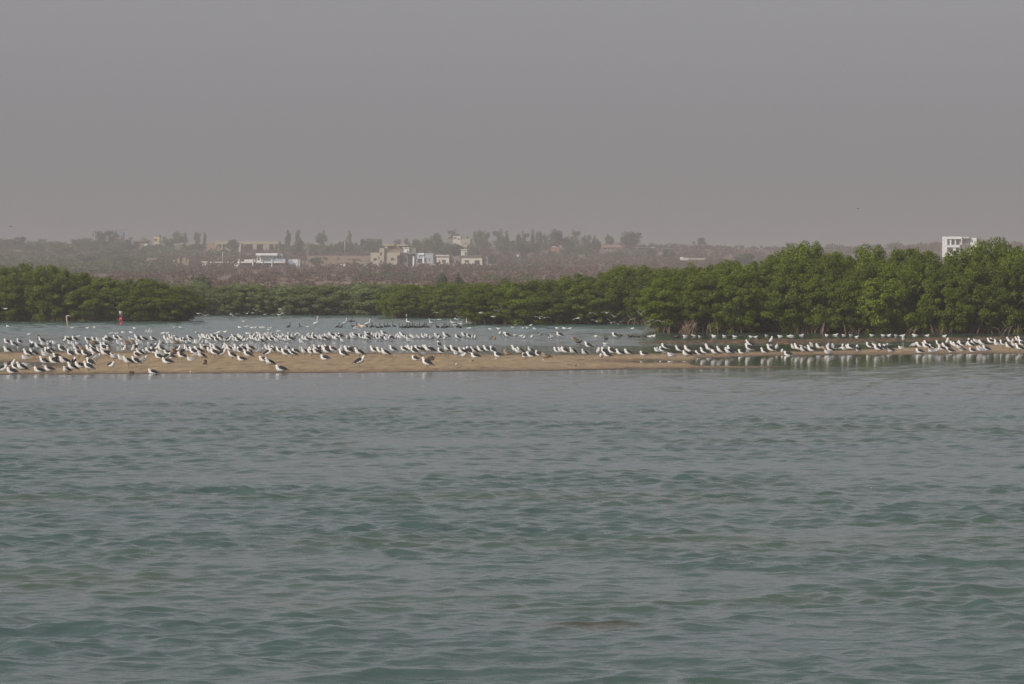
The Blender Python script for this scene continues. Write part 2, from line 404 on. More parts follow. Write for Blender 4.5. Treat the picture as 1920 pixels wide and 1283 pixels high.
m, t, b, out = mat_nodes("hillside_soil")
geo = t.nodes.new("ShaderNodeNewGeometry"); mp = t.nodes.new("ShaderNodeMapping"); mp.inputs['Scale'].default_value = (0.02, 0.008, 0.02)
n1 = t.nodes.new("ShaderNodeTexNoise"); n1.inputs['Scale'].default_value = 1; n1.inputs['Detail'].default_value = 9; n1.inputs['Roughness'].default_value = 0.65
t.links.new(geo.outputs['Position'], mp.inputs[0]); t.links.new(mp.outputs[0], n1.inputs['Vector'])
rp = ramp(t, [(0.33, (0.075, 0.045, 0.032)), (0.50, (0.13, 0.076, 0.050)), (0.62, (0.17, 0.11, 0.08)), (0.74, (0.27, 0.19, 0.14))])
t.links.new(n1.outputs[0], rp.inputs[0]); t.links.new(rp.outputs[0], b.inputs['Base Color']); b.inputs['Roughness'].default_value = 0.95
hme.materials.append(m)
tag(link("hillside", hme), kind="structure")

# ------------------------------------------------------------------ haze
mb = MB(); mb.box(-900, 900, -450, 4600, -3.0, 48)
hz = mb.build("haze", None)
m = bpy.data.materials.new("dusty_air"); m.use_nodes = True; t = m.node_tree; t.nodes.clear()
out = t.nodes.new("ShaderNodeOutputMaterial"); pv = t.nodes.new("ShaderNodeVolumePrincipled")
pv.inputs['Color'].default_value = (0.59, 0.56, 0.553, 1); pv.inputs['Density'].default_value = HAZE_DENSITY; pv.inputs['Anisotropy'].default_value = 0.0
t.links.new(pv.outputs[0], out.inputs['Volume']); hz.data.materials.clear(); hz.data.materials.append(m)
tag(hz, kind="stuff"); hz['label'] = "dusty haze filling the air over lagoon and hillside"

# ------------------------------------------------------------------ vegetation
def leaf_quads(cent, nrm, size, r, aspect=0.5):
    """rhombic leaves at cent (n,3) with normals nrm"""
    n = len(cent); nrm = nrm / np.maximum(np.linalg.norm(nrm, axis=1, keepdims=True), 1e-6)
    a = r.normal(size=(n, 3)); u = np.cross(nrm, a); u /= np.maximum(np.linalg.norm(u, axis=1, keepdims=True), 1e-6)
    w = np.cross(nrm, u); s = (size * r.uniform(0.7, 1.35, n))[:, None]
    v = np.stack([cent - u * s, cent + w * s * aspect, cent + u * s, cent - w * s * aspect], 1).reshape(-1, 3)
    f = np.arange(4 * n).reshape(n, 4)
    return v, f

def crown_mesh(name, seed, ax, ay, h, z0, nclump, nleaf, size, clump=0.45, shape='dome', mat=None, hollow=0.45, aspect=0.5, twig=None):
    r = np.random.default_rng(seed)
    cs = []
    while len(cs) < nclump:
        d = r.normal(size=3); d /= np.linalg.norm(d)
        rad = r.uniform(hollow, 1.0) ** 0.6 * (1 + 0.16 * math.sin(3 * math.atan2(d[1], d[0]) + seed) + r.normal() * 0.07)
        p = d * rad
        if shape == 'dome':
            zz = (p[2] * 0.5 + 0.5)
            wid = 1.0 if zz < 0.6 else 1 - 0.35 * (zz - 0.6) / 0.4
            q = np.array([p[0] * ax * wid * 1.05, p[1] * ay * wid * 1.05, z0 + h * np.clip(zz * 1.05 + 0.0, 0, 1.05)])
        elif shape == 'round':
            q = np.array([p[0] * ax, p[1] * ay, z0 + h * (p[2] * 0.5 + 0.5)])
        elif shape == 'tall':
            zz = p[2] * 0.5 + 0.5; wid = 0.55 + 0.45 * math.sin(pi * min(zz * 0.9 + 0.05, 1)) + 0.3 * math.sin(zz * 17 + seed)
            q = np.array([p[0] * ax * wid, p[1] * ay * wid, z0 + h * zz])
        else:  # flat
            zz = abs(p[2]) * (1 - 0.4 * (p[0] ** 2 + p[1] ** 2))
            q = np.array([p[0] * ax, p[1] * ay, z0 + h * zz])
        cs.append(q)
    cs = np.array(cs)
    cidx = r.integers(0, nclump, nleaf); cr = clump * r.uniform(0.6, 1.3, nclump)
    off = r.normal(size=(nleaf, 3)); off /= np.linalg.norm(off, axis=1, keepdims=True); off *= (r.uniform(0.25, 1, nleaf) ** 0.5)[:, None]
    off[:, 2] *= 0.8
    c = cs[cidx] + off * cr[cidx][:, None]
    c[:, 2] = np.maximum(c[:, 2], z0 - 0.1)
    ctr = np.array([0, 0, z0 + h * 0.35])
    nrm = off * 1.0 + (c - ctr) / max(ax, h) * 0.7 + r.normal(size=(nleaf, 3)) * 0.75 + np.array([0, 0, 0.5])
    v, f = leaf_quads(c, nrm, size, r, aspect)
    return np_mesh(name, v, f, False, mat)

M_mangrove = leaf_mat("mangrove_leaf", [(0.0, (0.058, 0.084, 0.006)), (0.35, (0.098, 0.138, 0.009)), (0.7, (0.145, 0.188, 0.015)), (0.93, (0.20, 0.23, 0.030)), (1.0, (0.24, 0.21, 0.05))], 0.40, 0.5, 0.2)
M_bushleaf = leaf_mat("dusty_leaf", [(0.0, (0.044, 0.064, 0.018)), (0.5, (0.078, 0.108, 0.034)), (1.0, (0.12, 0.14, 0.06))], 0.2, 0.6, 0.3)
M_darkleaf = leaf_mat("dark_leaf", [(0.0, (0.024, 0.040, 0.018)), (0.5, (0.046, 0.068, 0.030)), (1.0, (0.080, 0.10, 0.045))], 0.2, 0.6, 0.3)
M_dryleaf = leaf_mat("dry_twig_leaf", [(0.0, (0.055, 0.034, 0.027)), (0.45, (0.115, 0.066, 0.045)), (0.8, (0.15, 0.095, 0.065)), (1.0, (0.115, 0.105, 0.05))], 0.15, 0.8, 0.3)
M_bark = simple("grey_brown_bark", (0.11, 0.085, 0.065), 0.9, 0.3, 3, bump=0.3)
M_root = simple("bleached_root_bark", (0.24, 0.165, 0.115), 0.85, 0.3, 4, bump=0.3)

def trunk_mesh(name, seed, h, spread, r0, n=5, mat=None, z0=0.0):
    r = random.Random(seed); mb = MB()
    top = h * 0.55; lean = r.uniform(-0.2, 0.2)
    pts = [(0, 0, z0 - 0.3), (lean * 0.3, 0.05, top * 0.35), (lean, 0.0, top * 0.7), (lean * 1.4, 0.03, h * 0.85)]
    mb.tube(pts, r0, r0 * 0.35, 7)
    for k in range(n):
        a = 2 * pi * k / n + r.uniform(-.4, .4); s = spread * r.uniform(.6, .95); zb = top * r.uniform(.35, .8)
        mb.tube([(lean * .6, 0, zb), (s * .4 * cos(a), s * .4 * sin(a), zb + h * .16), (s * cos(a), s * sin(a), zb + h * r.uniform(.22, .4))], r0 * .5, r0 * .12, 5)
    return mb.data(name, mat, True)

def roots_mesh(name, seed, mat=None, n=26, rad=2.1):
    r = random.Random(seed); mb = MB()
    for k in range(n):
        a = r.uniform(0, 2 * pi); zb = r.uniform(0.45, 1.35); ro = r.uniform(0.5, 1.0) * rad; ri = r.uniform(0.0, 0.9)
        p0 = Vector((ri * cos(a + 0.4), ri * sin(a + 0.4), zb)); p3 = Vector((ro * cos(a), ro * sin(a), -0.15))
        pts = []
        for i in range(6):
            u = i / 5; p = p0.lerp(p3, u ** 0.8); p.z = zb * (1 - u ** 2.2) + 0.10 * sin(pi * u) - 0.15 * u
            pts.append(p)
        mb.tube(pts, r.uniform(0.022, 0.04), 0.018, 5)
        if r.random() < 0.6:
            q = pts[2]; mb.tube([q, q + Vector((r.uniform(-.35, .35), r.uniform(-.35, .35), -q.z * 0.5)), Vector((q.x + r.uniform(-.5, .5), q.y + r.uniform(-.5, .5), -0.15))], 0.022, 0.014, 4)
    return mb.data(name, mat, True)

mang = [crown_mesh("crown", 100 + k, 2.3, 2.1, 4.75, 0.12, 150 - 8 * k, 27000, [0.078, 0.085, 0.074, 0.09, 0.072, 0.08][k], [0.42, 0.5, 0.38, 0.55, 0.45, 0.5][k], 'dome', M_mangrove) for k in range(6)]
M_mangpale = leaf_mat("hazed_mangrove_leaf", [(0.0, (0.12, 0.155, 0.052)), (0.5, (0.18, 0.225, 0.078)), (1.0, (0.26, 0.30, 0.12))], 0.42, 0.55, 0.15)  # paled leaf colour carries the haze over the far belt
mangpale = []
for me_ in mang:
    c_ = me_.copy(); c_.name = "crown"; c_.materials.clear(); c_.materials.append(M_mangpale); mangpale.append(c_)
mtrunk = [trunk_mesh("trunk", 200 + k, 4.0, 1.5, 0.11, 5, M_bark) for k in range(3)]
mroots = [roots_mesh("prop_roots", 300 + k, M_root) for k in range(4)]

mang_block_text = {
    'R': "right thicket", 'B': "middle thicket", 'C': "small middle point",
    'D': "hazy far belt", 'A': "left island"}
mang_list = {}
def mangrove(block, row, X, Y, height, wide=1.0, roots=False, z=0.0):
    k = rng.integers(0, 6); s = height / 5.3
    root = empty("mangrove_tree", (X, Y, z), rng.uniform(0, 6.28))
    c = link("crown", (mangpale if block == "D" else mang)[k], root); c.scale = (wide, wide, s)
    if roots: c.location.z = 0.36; c.scale[2] = s * 0.93
    t_ = link("trunk", mtrunk[rng.integers(0, 3)], root); t_.scale = (1, 1, s)
    if row == 0:
        p = link("prop_roots", mroots[rng.integers(0, 4)], root)
        p.scale = (1, 1, 1.0) if roots else (0.68, 0.68, 0.6)
    mang_list.setdefault((block, row), []).append((X / Y, root))

def belt(block, D, px0, px1, tops, step, rows, rootfn=None, skip=None, back=2.6, edge=None):
    """trees along a waterline seen from photo column px0 to px1, tops: skyline rows"""
    for row in range(rows):
        X = wx(px0, D) + (row % 2) * step * 0.5
        while X < wx(px1, D):
            Yd = D + 1.6 + row * back + rng.uniform(-0.5, 0.5)
            if edge is not None: Yd += edge(960 + F * X / D)
            px = 960 + F * X / Yd
            if skip and skip(px, row): X += step * 0.5; continue
            top = interp(px, tops)
            full = (row >= rows - 2)
            h = wz(top, Yd) * (rng.uniform(0.93, 1.03) if full else rng.uniform(0.70, 0.9) + 0.06 * row)
            w = rng.uniform(0.82, 1.12) * (0.9 if D < 300 else 1.0)
            mangrove(block, row, X + rng.uniform(-.3, .3), Yd, h, w, bool(rootfn and rootfn(px) and row == 0))
            X += step * rng.uniform(0.85, 1.15)

SKY_R = [(1235, 512), (1300, 499), (1340, 494), (1400, 491), (1430, 483), (1460, 464), (1480, 459), (1530, 457), (1560, 470), (1600, 478), (1625, 470), (1650, 463), (1700, 460), (1725, 463), (1745, 470), (1770, 470), (1818, 475), (1850, 453), (1860, 450), (1880, 455), (1920, 453), (2200, 450)]
SKY_B = [(880, 530), (960, 527), (1000, 523), (1060, 521), (1100, 513), (1150, 503), (1180, 500), (1240, 500), (1300, 497), (1340, 494), (1500, 492)]
belt('R', 253, 1262, 2430, SKY_R, 2.1, 4, rootfn=lambda p: p < 1345 or 1395 < p < 1428 or 1530 < p < 1600 or 1790 < p < 1815,
     skip=lambda p, r: (1425 < p < 1478 and r < 2), edge=lambda p: interp(p, [(1262, 1.0), (1290, 0), (1400, -1.0), (1700, -4), (1920, -7), (2200, -9)]))
belt('B', 305, 905, 1470, SKY_B, 2.1, 3)
belt('C', 362, 752, 905, [(735, 540), (760, 534), (880, 531), (920, 529)], 2.1, 3)
belt('D', 399, 345, 905, [(340, 531), (400, 533), (480, 534), (700, 534), (900, 532)], 2.3, 2)
belt('A', 329, -500, 352, [(-230, 490), (0, 495), (50, 492), (100, 499), (140, 511), (200, 517), (250, 521), (300, 527), (335, 538), (352, 548), (372, 580)], 2.2, 3)
for (bl, row), lst in mang_list.items():
    lst.sort(key=lambda a: a[0] if bl != 'A' else -a[0])
    for i, (u, o) in enumerate(lst):
        where = {0: "front row", 1: "second row", 2: "third row", 3: "rear row"}[row]
        side = "right" if bl == 'A' else "left"
        first = side + "most" if i == 0 else ordinal(i + 1) + " from " + side
        tag(o, f"green mangrove, {first} in the {where} of the {mang_block_text[bl]}", "mangrove", "mangroves of the " + mang_block_text[bl])

# dead driftwood branch lying at the far right shore
mb = MB(); D = 243
mb.tube([(0, 0, 0), (0.35, 0, 0.55), (0.9, 0.1, 0.75)], 0.05, 0.02); mb.tube([(0.35, 0, 0.55), (0.05, 0.1, 0.95)], 0.035, 0.012); mb.tube([(0, 0, 0), (-0.2, 0.1, 0.5), (-0.6, 0, 0.62)], 0.04, 0.015)
o = mb.build("dead_branch", M_bark, None, True); o.location = (wx(1878, 236), 236, 0.0)
tag(o, "dark dead branch sticking out of the mud before the right mangroves", "branch")

# --- scrub covering the hillside: nobody could count it
def scrub(name, seed, n, mat, green, label, size=(1.6, 3.4), leaf=0.34, per=34):
    r = np.random.default_rng(seed)
    D = r.uniform(0, 1, n * 4); D = 415 + (2120 - 415) * D ** 0.8
    px = r.uniform(-260, 2180, n * 4); X = (px - 960) * D / F
    dens = snoise(X, D * 0.35, 41, 45, 3)
    gr = snoise(X, D * 0.35, 43, 60, 3) + interp(px, [(-300, 1.7), (240, 1.3), (380, -0.15), (2200, -0.2)]) * (D > 1150) * (D < 2200)
    ok = (gr > 0.55) if green else (dens > -0.5)
    D, X = D[ok][:n], X[ok][:n]; m = len(D); z = ground(X, D)
    k = r.uniform(size[0], size[1], m) * np.clip(D / 1500, 0.55, 1.15)
    bi = np.repeat(np.arange(m), per); off = r.normal(size=(m * per, 3)); off /= np.linalg.norm(off, axis=1, keepdims=True)
    off *= (r.uniform(0.3, 1, m * per) ** 0.5)[:, None]
    c = np.stack([X[bi] + off[:, 0] * k[bi] * 0.75, D[bi] + off[:, 1] * k[bi] * 0.7, z[bi] + np.abs(off[:, 2]) * k[bi] * 0.75], 1)
    nrm = off + r.normal(size=off.shape) * 0.8 + np.array([0, 0, 0.4])
    v, f = leaf_quads(c, nrm, 1.0, r, 0.6)
    v = (v.reshape(-1, 4, 3) - c[:, None]) * (leaf * k[bi] / 2.0)[:, None, None] + c[:, None]
    o = link(name, np_mesh(name, v.reshape(-1, 3), f, False, mat)); tag(o, label, None, None, "stuff"); return o
scrub("dry_scrub", 51, 7500, M_dryleaf, False, "brown dry scrub covering the slope behind the lagoon")
scrub("green_scrub", 52, 2600, M_bushleaf, True, "dull green scrub in patches on the hillside", (2.0, 4.5))

# --- trees on the hillside, each from the photo: column, base row, top row, width in photo pixels, kind
hill_src = {
    'round': [(crown_mesh("crown", 401 + k, 0.5, 0.5, 0.82, 0.2, 34, 2600, 0.040, 0.17, 'round', M_darkleaf), 0) for k in range(3)],
    'pale': [(crown_mesh("crown", 411 + k, 0.5, 0.5, 0.85, 0.17, 26, 2200, 0.040, 0.17, 'round', M_bushleaf, 0.2), 0) for k in range(3)],
    'tall': [(crown_mesh("crown", 421 + k, 0.46, 0.46, 0.8, 0.22, 26, 2200, 0.036, 0.15, 'tall', M_bushleaf, 0.1), 0) for k in range(3)],
    'flat': [(crown_mesh("crown", 431 + k, 0.5, 0.5, 0.42, 0.5, 30, 2200, 0.040, 0.15, 'flat', M_bushleaf, 0.3), 0) for k in range(2)],
}
hill_trunk = [trunk_mesh("trunk", 441 + k, 1.0, 0.32, 0.022, 5, M_bark) for k in range(3)]
HT = [  # px, base, top, width, kind, words
 (12, 474, 449, 34, 'pale', "bushy pale tree at the far left edge of the ridge"),
 (34, 468, 444, 24, 'round', "dark round tree poking above the far left ridge"),
 (62, 478, 456, 44, 'flat', "low spreading tree on the far left slope"),
 (78, 462, 449, 20, 'pale', "small pale tree on the skyline left of the wide acacia"),
 (104, 472, 453, 34, 'pale', "pale round tree above the left mangrove island"),
 (122, 486, 464, 52, 'flat', "wide flat topped acacia low on the left slope"),
 (146, 468, 449, 26, 'round', "dark tree on the left skyline beside a smaller one"),
 (165, 466, 446, 20, 'pale', "small skyline tree between the dark tree and the largest left crown"),
 (180, 476, 454, 34, 'pale', "loose pale tree below the left skyline"),
 (200, 474, 434, 48, 'round', "largest rounded tree on the left skyline beside the water tower"),
 (222, 478, 450, 30, 'pale', "pale tree just under the blue water tank"),
 (245, 478, 448, 28, 'round', "dark dense tree right of the water tower"),
 (205, 490, 468, 64, 'flat', "broad green acacia below the water tower"),
 (238, 499, 480, 54, 'round', "dark low tree in the middle of the left slope"),
 (160, 497, 478, 60, 'flat', "flat green tree low above the left mangroves"),
 (268, 486, 468, 30, 'pale', "pale shrub tree below the thatched hut"),
 (288, 474, 458, 34, 'pale', "pale shrub tree left of the yellow water tank house"),
 (314, 470, 446, 28, 'round', "dark rounded tree right of the yellow house"),
 (331, 466, 436, 24, 'pale', "tall bushy tree, first of three on the skyline above the grey shed"),
 (346, 464, 437, 14, 'tall', "slim tree, middle of three on the skyline above the grey shed"),
 (369, 464, 432, 17, 'tall', "tallest slim tree on the skyline left of the long unfinished house"),
 (384, 458, 436, 9, 'tall', "thin tree beside the tallest slim tree on the left skyline"),
 (352, 474, 458, 36, 'pale', "low pale tree right of the grey shed"),
 (376, 474, 456, 30, 'pale', "low bushy tree at the left end of the long unfinished house"),
 (339, 496, 481, 10, 'round', "small dark tree standing in front of the ruined white walls"),
 (437, 475, 450, 28, 'round', "round dark tree in front of the long unfinished house"),
 (452, 490, 476, 26, 'pale', "bushy tree behind the terrace of the white villa"),
 (540, 475, 432, 14, 'tall', "tall thin tree, first of the pair right of the unfinished house"),
 (559, 490, 432, 20, 'tall', "tall thin tree, second of the pair right of the unfinished house"),
 (556, 488, 460, 26, 'pale', "bushy tree at the foot of the tall thin pair"),
 (532, 474, 458, 22, 'pale', "low pale tree at the right end of the unfinished house"),
 (586, 480, 457, 24, 'pale', "pale tree right of the wooden pole on the ridge"),
 (604, 466, 435, 20, 'round', "dark ball shaped tree alone on the middle skyline"),
 (606, 482, 460, 28, 'pale', "pale tree right under the dark ball shaped one"),
 (626, 482, 458, 26, 'pale', "pale tree left of the white pole"),
 (642, 482, 452, 26, 'pale', "rounded tree beside the white pole"),
 (656, 464, 433, 11, 'tall', "very thin tree standing up above the middle skyline"),
 (662, 480, 455, 24, 'pale', "loose tree below the very thin one"),
 (680, 478, 444, 10, 'tall', "thin tree at the left side of the dark dense one"),
 (694, 482, 449, 32, 'round', "dense dark tree behind the tan house"),
 (710, 476, 448, 14, 'pale', "small tree right of the dense dark one"),
 (592, 500, 483, 18, 'round', "green bush beside the sandy wall"),
 (762, 468, 447, 13, 'tall', "spiky narrow tree behind the white tower room"),
 (746, 466, 449, 14, 'pale', "leafless looking tree left of the spiky one"),
 (784, 482, 449, 26, 'pale', "loose tree behind the blue grey house"),
 (800, 484, 450, 22, 'pale', "pale tree right behind the blue grey house"),
 (813, 486, 438, 24, 'round', "tall rounded tree above the cream house"),
 (832, 488, 452, 34, 'round', "dark broad tree behind the cream house"),
 (849, 462, 433, 18, 'pale', "tree crown rising behind the hilltop house"),
 (852, 490, 458, 40, 'round', "largest dark tree between the cream houses"),
 (896, 476, 432, 22, 'pale', "pointed tree right of the hilltop house"),
 (912, 478, 437, 18, 'pale', "second tree right of the hilltop house"),
 (890, 484, 462, 26, 'pale', "low tree behind the right cream house"),
 (921, 500, 478, 14, 'pale', "small bare tree at the right end of the cream houses"),
 (934, 476, 434, 22, 'pale', "tall tree at the left end of the long grove"),
 (951, 474, 434, 14, 'tall', "narrow tree in the left part of the grove"),
 (970, 474, 439, 14, 'pale', "small crown in the left part of the grove"),
 (984, 474, 438, 16, 'pale', "crown left of the highest tip of the grove"),
 (998, 474, 431, 11, 'tall', "narrow tree making the highest tip of the grove"),
 (1010, 474, 433, 13, 'pale', "crown right of the highest tip of the grove"),
 (1022, 474, 441, 16, 'pale', "low crown between the tip and the big round tree"),
 (1044, 478, 432, 36, 'round', "big round tree in the middle of the grove"),
 (1064, 474, 439, 10, 'tall', "thin tree right of the big round one"),
 (1078, 476, 434, 18, 'pale', "high crown in the right part of the grove"),
 (1100, 478, 441, 20, 'pale', "sloping crown near the right end of the grove"),
 (1118, 480, 445, 15, 'round', "last dark tree at the right end of the grove"),
 (950, 484, 452, 34, 'pale', "broad low tree under the left part of the grove"),
 (976, 486, 454, 32, 'round', "broad dark tree under the narrow grove tops"),
 (1004, 486, 452, 32, 'pale', "broad tree under the highest tip of the grove"),
 (1066, 486, 456, 26, 'round', "dark tree right of the red house"),
 (1092, 486, 460, 30, 'pale', "broad low tree near the right end of the grove"),
 (1143, 466, 441, 15, 'round', "small dark tree standing alone on the red roofed house"),
 (1182, 470, 436, 36, 'round', "large rounded lone tree behind the long low building"),
 (1222, 486, 467, 18, 'round', "green tree below the long low building"),
 (1198, 482, 470, 20, 'pale', "small shrub tree under the long low building"),
 (1252, 490, 468, 22, 'round', "dark bush right of the green tree below the long building"),
 (1160, 484, 472, 28, 'pale', "low green shrub tree below the red roofed house"),
 (1311, 466, 446, 22, 'pale', "ragged lone tree on the bare right skyline"),
 (1222, 464, 456, 10, 'pale', "tiny tree on the skyline right of the lone rounded one"),
 (1395, 503, 475, 30, 'round', "dark round bush just above the mangroves on the right"),
 (1484, 466, 455, 22, 'pale', "low hazy tree on the skyline above the right mangroves"),
 (375, 535, 519, 44, 'pale', "light green bush tree behind the far mangrove belt at left"),
 (828, 530, 512, 20, 'round', "dark green shrub on the brown slope left of its twin"),
 (862, 532, 516, 14, 'round', "small dark shrub on the brown slope, right one of two"),
 (725, 512, 496, 20, 'round', "dark shrub in front of the tan house"),
]
for i, (px, by, ty, w, kind, words) in enumerate(HT):
    Dg = gdist(min(by, 533), px) if by < 520 else 560 + 0 * by
    if by < 470: Dg = min(Dg, 2090)
    X = wx(px, Dg); z = float(ground(X, Dg)); hgt = wz(ty, Dg) - z; wid = w * Dg / F
    src = hill_src[kind]; me = src[i % len(src)][0]
    nm = {'round': "broadleaf_tree", 'pale': "broadleaf_tree", 'tall': "slender_tree", 'flat': "acacia_tree"}[kind]
    root = empty(nm, (X, Dg, z), rng.uniform(0, 6.28))
    c = link("crown", me, root); c.scale = (wid * 1.06, wid * 1.06, hgt * 0.99)
    tr = link("trunk", hill_trunk[i % 3], root); tr.scale = (wid if kind != 'tall' else wid * 1.5, wid, hgt * 0.85)
    tag(root, words, "tree", "trees on the hillside")

# ------------------------------------------------------------------ buildings on the hillside
M_white = simple("white_wall_paint", (0.68, 0.68, 0.67), 0.7, 0.06, 0.6)
M_cream = simple("cream_wall_paint", (0.52, 0.49, 0.42), 0.8, 0.08, 0.6)
M_tan = simple("bare_cement_wall", (0.35, 0.31, 0.24), 0.9, 0.10, 0.7)
M_greyc = simple("grey_cement", (0.19, 0.18, 0.165), 0.9, 0.12, 0.7)
M_blue = simple("blue_grey_paint", (0.32, 0.37, 0.42), 0.8, 0.08, 0.6)
M_sandw = simple("sandy_block_wall", (0.26, 0.195, 0.15), 0.95, 0.15, 0.8)
M_pink = simple("pinkish_wall", (0.28, 0.19, 0.15), 0.9, 0.12, 0.7)
M_red = simple("salmon_red_wall", (0.27, 0.145, 0.11), 0.9, 0.12, 0.7)
M_yellow = simple("yellow_wall_paint", (0.52, 0.44, 0.24), 0.85, 0.08, 0.7)
M_glass = simple("dark_window_glass", (0.030, 0.033, 0.040), 0.25, 0.1, 1, spec=0.5)
M_dark = simple("dark_wall_plaster", (0.10, 0.095, 0.09), 0.95, 0.15, 1)  # plain dark wall colour, used on the retaining wall
M_thatch = simple("grey_thatch", (0.15, 0.11, 0.085), 0.95, 0.25, 3)
M_tank = simple("blue_plastic_tank", (0.06, 0.20, 0.42), 0.5, 0.08, 1)
M_black = simple("black_plastic_tank", (0.03, 0.03, 0.032), 0.5, 0.1, 1)
M_pole = simple("weathered_wood", (0.20, 0.165, 0.13), 0.9, 0.2, 4)
M_wpole = simple("white_pole_paint", (0.62, 0.60, 0.56), 0.7, 0.06, 2)

class House:
    """boxes given by photo columns and rows at the house's own distance, gathered under one Empty"""
    def __init__(s, name, label, cat, D, cx, by, yaw=0.0, group=None):
        s.D = D; s.cx = cx; s.x0 = wx(cx, D); s.zb = wz(by, D)
        gz = float(ground(s.x0, D)); s.gz = gz
        s.root = empty(name, (s.x0, D, s.zb), R(yaw)); s.k = 1 / max(cos(R(yaw)), 0.5)
        tag(s.root, label, cat, group)
    def X(s, px): return (wx(px, s.D) - s.x0) * s.k
    def Z(s, py): return wz(py, s.D) - s.zb
    def box(s, part, mat, a, b, top, bot, y0, y1, parent=None, down=0.0):
        mb = MB(); mb.box(s.X(a), s.X(b), y0, y1, s.Z(bot) - down, s.Z(top))
        return mb.build(part, mat, parent or s.root)
    def wall(s, mat, a, b, top, bot, y0, y1, down=2.5, roof=None, over=0.35):
        w = s.box("wall", mat, a, b, top, bot, y0, y1, None, down)
        if roof:
            mb = MB(); mb.box(s.X(a) - over, s.X(b) + over, y0 - over, y1 + over, s.Z(top) + 0.003, s.Z(top) + 0.30)
            mb.build("roof", roof, s.root)
        return w
    def window(s, a, b, top, bot, y, frame=M_greyc, name="window"):
        x0, x1, z0, z1 = s.X(a), s.X(b), s.Z(bot), s.Z(top); t = 0.07
        mb = MB(); mb.box(x0 - t, x0, y - .10, y + .02, z0 - t, z1 + t); mb.box(x1, x1 + t, y - .10, y + .02, z0 - t, z1 + t)
        mb.box(x0, x1, y - .10, y + .02, z1, z1 + t); mb.box(x0, x1, y - .13, y + .02, z0 - t, z0)
        f = mb.build(name, frame, s.root)
        mb = MB(); mb.box(x0, x1, y - .04, y + .01, z0, z1); mb.build("pane", M_glass, f); return f

D0 = 1500
# tan two-storey house
h = House("cement_house", "bare tan cement house with a square stair tower and small dark windows", "house", D0, 722, 500, -16)
h.wall(M_tan, 694.5, 713, 474, 502, 0, 9)
h.wall(M_tan, 713.2, 722, 465.5, 502, -1.2, 5)
h.wall(M_tan, 722.2, 745, 474, 502, 0, 9)
h.box("upper_slab", M_tan, 745.2, 750, 473.6, 479, 0, 9)
h.wall(M_greyc, 745.2, 760, 479.3, 502, 3.5, 9)  # darker grey puts the shade of the right end into its colour
for a in [(700.5, 706, 484.5, 488.5), (733.5, 739, 484, 488)]: h.window(a[0], a[1], a[2], a[3], 0)
for a in [(714.5, 717.5, 473.5, 479), (714.8, 717.5, 488, 493)]: h.window(a[0], a[1], a[2], a[3], -1.2)
h.window(709.8, 711.6, 481.5, 487, 0)
h.window(748, 751, 484, 492, 3.5); h.window(754, 757, 484, 492, 3.5)
h = House("annex_house", "low tan annex with one square window beside the tan tower house", "house", D0 - 6, 681, 501, -10)
h.wall(M_tan, 668.5, 693, 492.5, 503, 0, 6, roof=M_tan, over=0.15); h.window(676.5, 679.8, 496, 499.5, 0)

# dark unfinished house with a white tower room
h = House("unfinished_house", "dark unfinished house with a white tower room on top", "house", D0 + 8, 768, 500, -8)
h.wall(M_greyc, 757, 780, 475.5, 502, 4, 10)
h.box("floor_slab", M_greyc, 752, 781, 474.5, 476.5, 0, 10.5)
for px in (753, 761.5, 770.5, 779): h.box("column", M_greyc, px - .8, px + .8, 476.8, 502, 0.2, 0.6, down=2)
h.box("tower_room", M_white, 756, 766.5, 466, 474.2, 1, 5); h.box("roof", M_white, 754.5, 767.2, 464.3, 465.8, 0.6, 5.4)
h.box("rear_room", M_greyc, 767.4, 779, 465.2, 474.2, 1.8, 6)
h.window(763, 765, 470.5, 473.2, 1)
# yellow balcony house behind
h = House("balcony_house", "low brownish house with a yellow balcony edge behind the tan house", "house", 1640, 741, 474, -6)
h.wall(M_sandw, 720, 765, 462, 477, 2, 9)
h.box("balcony_edge", M_yellow, 717.5, 738, 458.8, 460.6, 0, 9); h.box("balcony_edge", M_yellow, 744, 765, 459, 460.8, 0, 9)
h.box("stair_wall", M_yellow, 721.5, 726, 461, 466, 0.5, 2); h.window(732, 737, 463, 467, 2)
# blue grey white house
h = House("blue_grey_house", "small blue grey house with white posts and a wide dark door", "house", D0, 797, 494, -14)
h.wall(M_blue, 781, 812, 476.5, 495, 0, 8, roof=M_blue, over=0.1)
h.box("parapet", M_white, 785, 796, 474.6, 478.6, -0.5, -0.05)
h.box("porch_post", M_white, 774.5, 777.5, 481, 494, -0.8, -0.3, down=2); h.box("porch_post", M_white, 792.5, 796, 482.5, 494, -0.5, -0.05, down=2)
h.window(782.5, 792, 485, 493.3, 0, M_white, "door"); h.window(798, 799.5, 484, 490, 0); h.window(805, 806.5, 484, 490, 0)
h = House("terrace_wall", "pale low terrace wall in front of the blue grey house", "wall", D0 - 8, 793, 498)
h.wall(M_sandw, 779, 808, 494, 500, 0, .4)
# cream house and its grey link
h = House("cream_house", "cream bungalow with flat roof beside its grey extension", "house", D0 - 3, 832, 495, -8)
h.wall(M_cream, 818.5, 842, 481, 497, 0, 8); h.box("roof", M_cream, 817, 842.6, 478.2, 480.8, -0.7, 8.5)
h.wall(M_greyc, 842.6, 862, 481.5, 497, 1.2, 8, roof=M_greyc, over=0.1)
h.window(829, 835.5, 487.5, 492, 0); h.window(822.5, 825, 488, 490, 0); h.window(844.5, 849.5, 487.5, 494, 1.2); h.window(854, 858.5, 487.5, 493, 1.2)
h.box("terrace", M_cream, 812, 862, 494.8, 497.5, -3.5, -0.05, down=1.0)
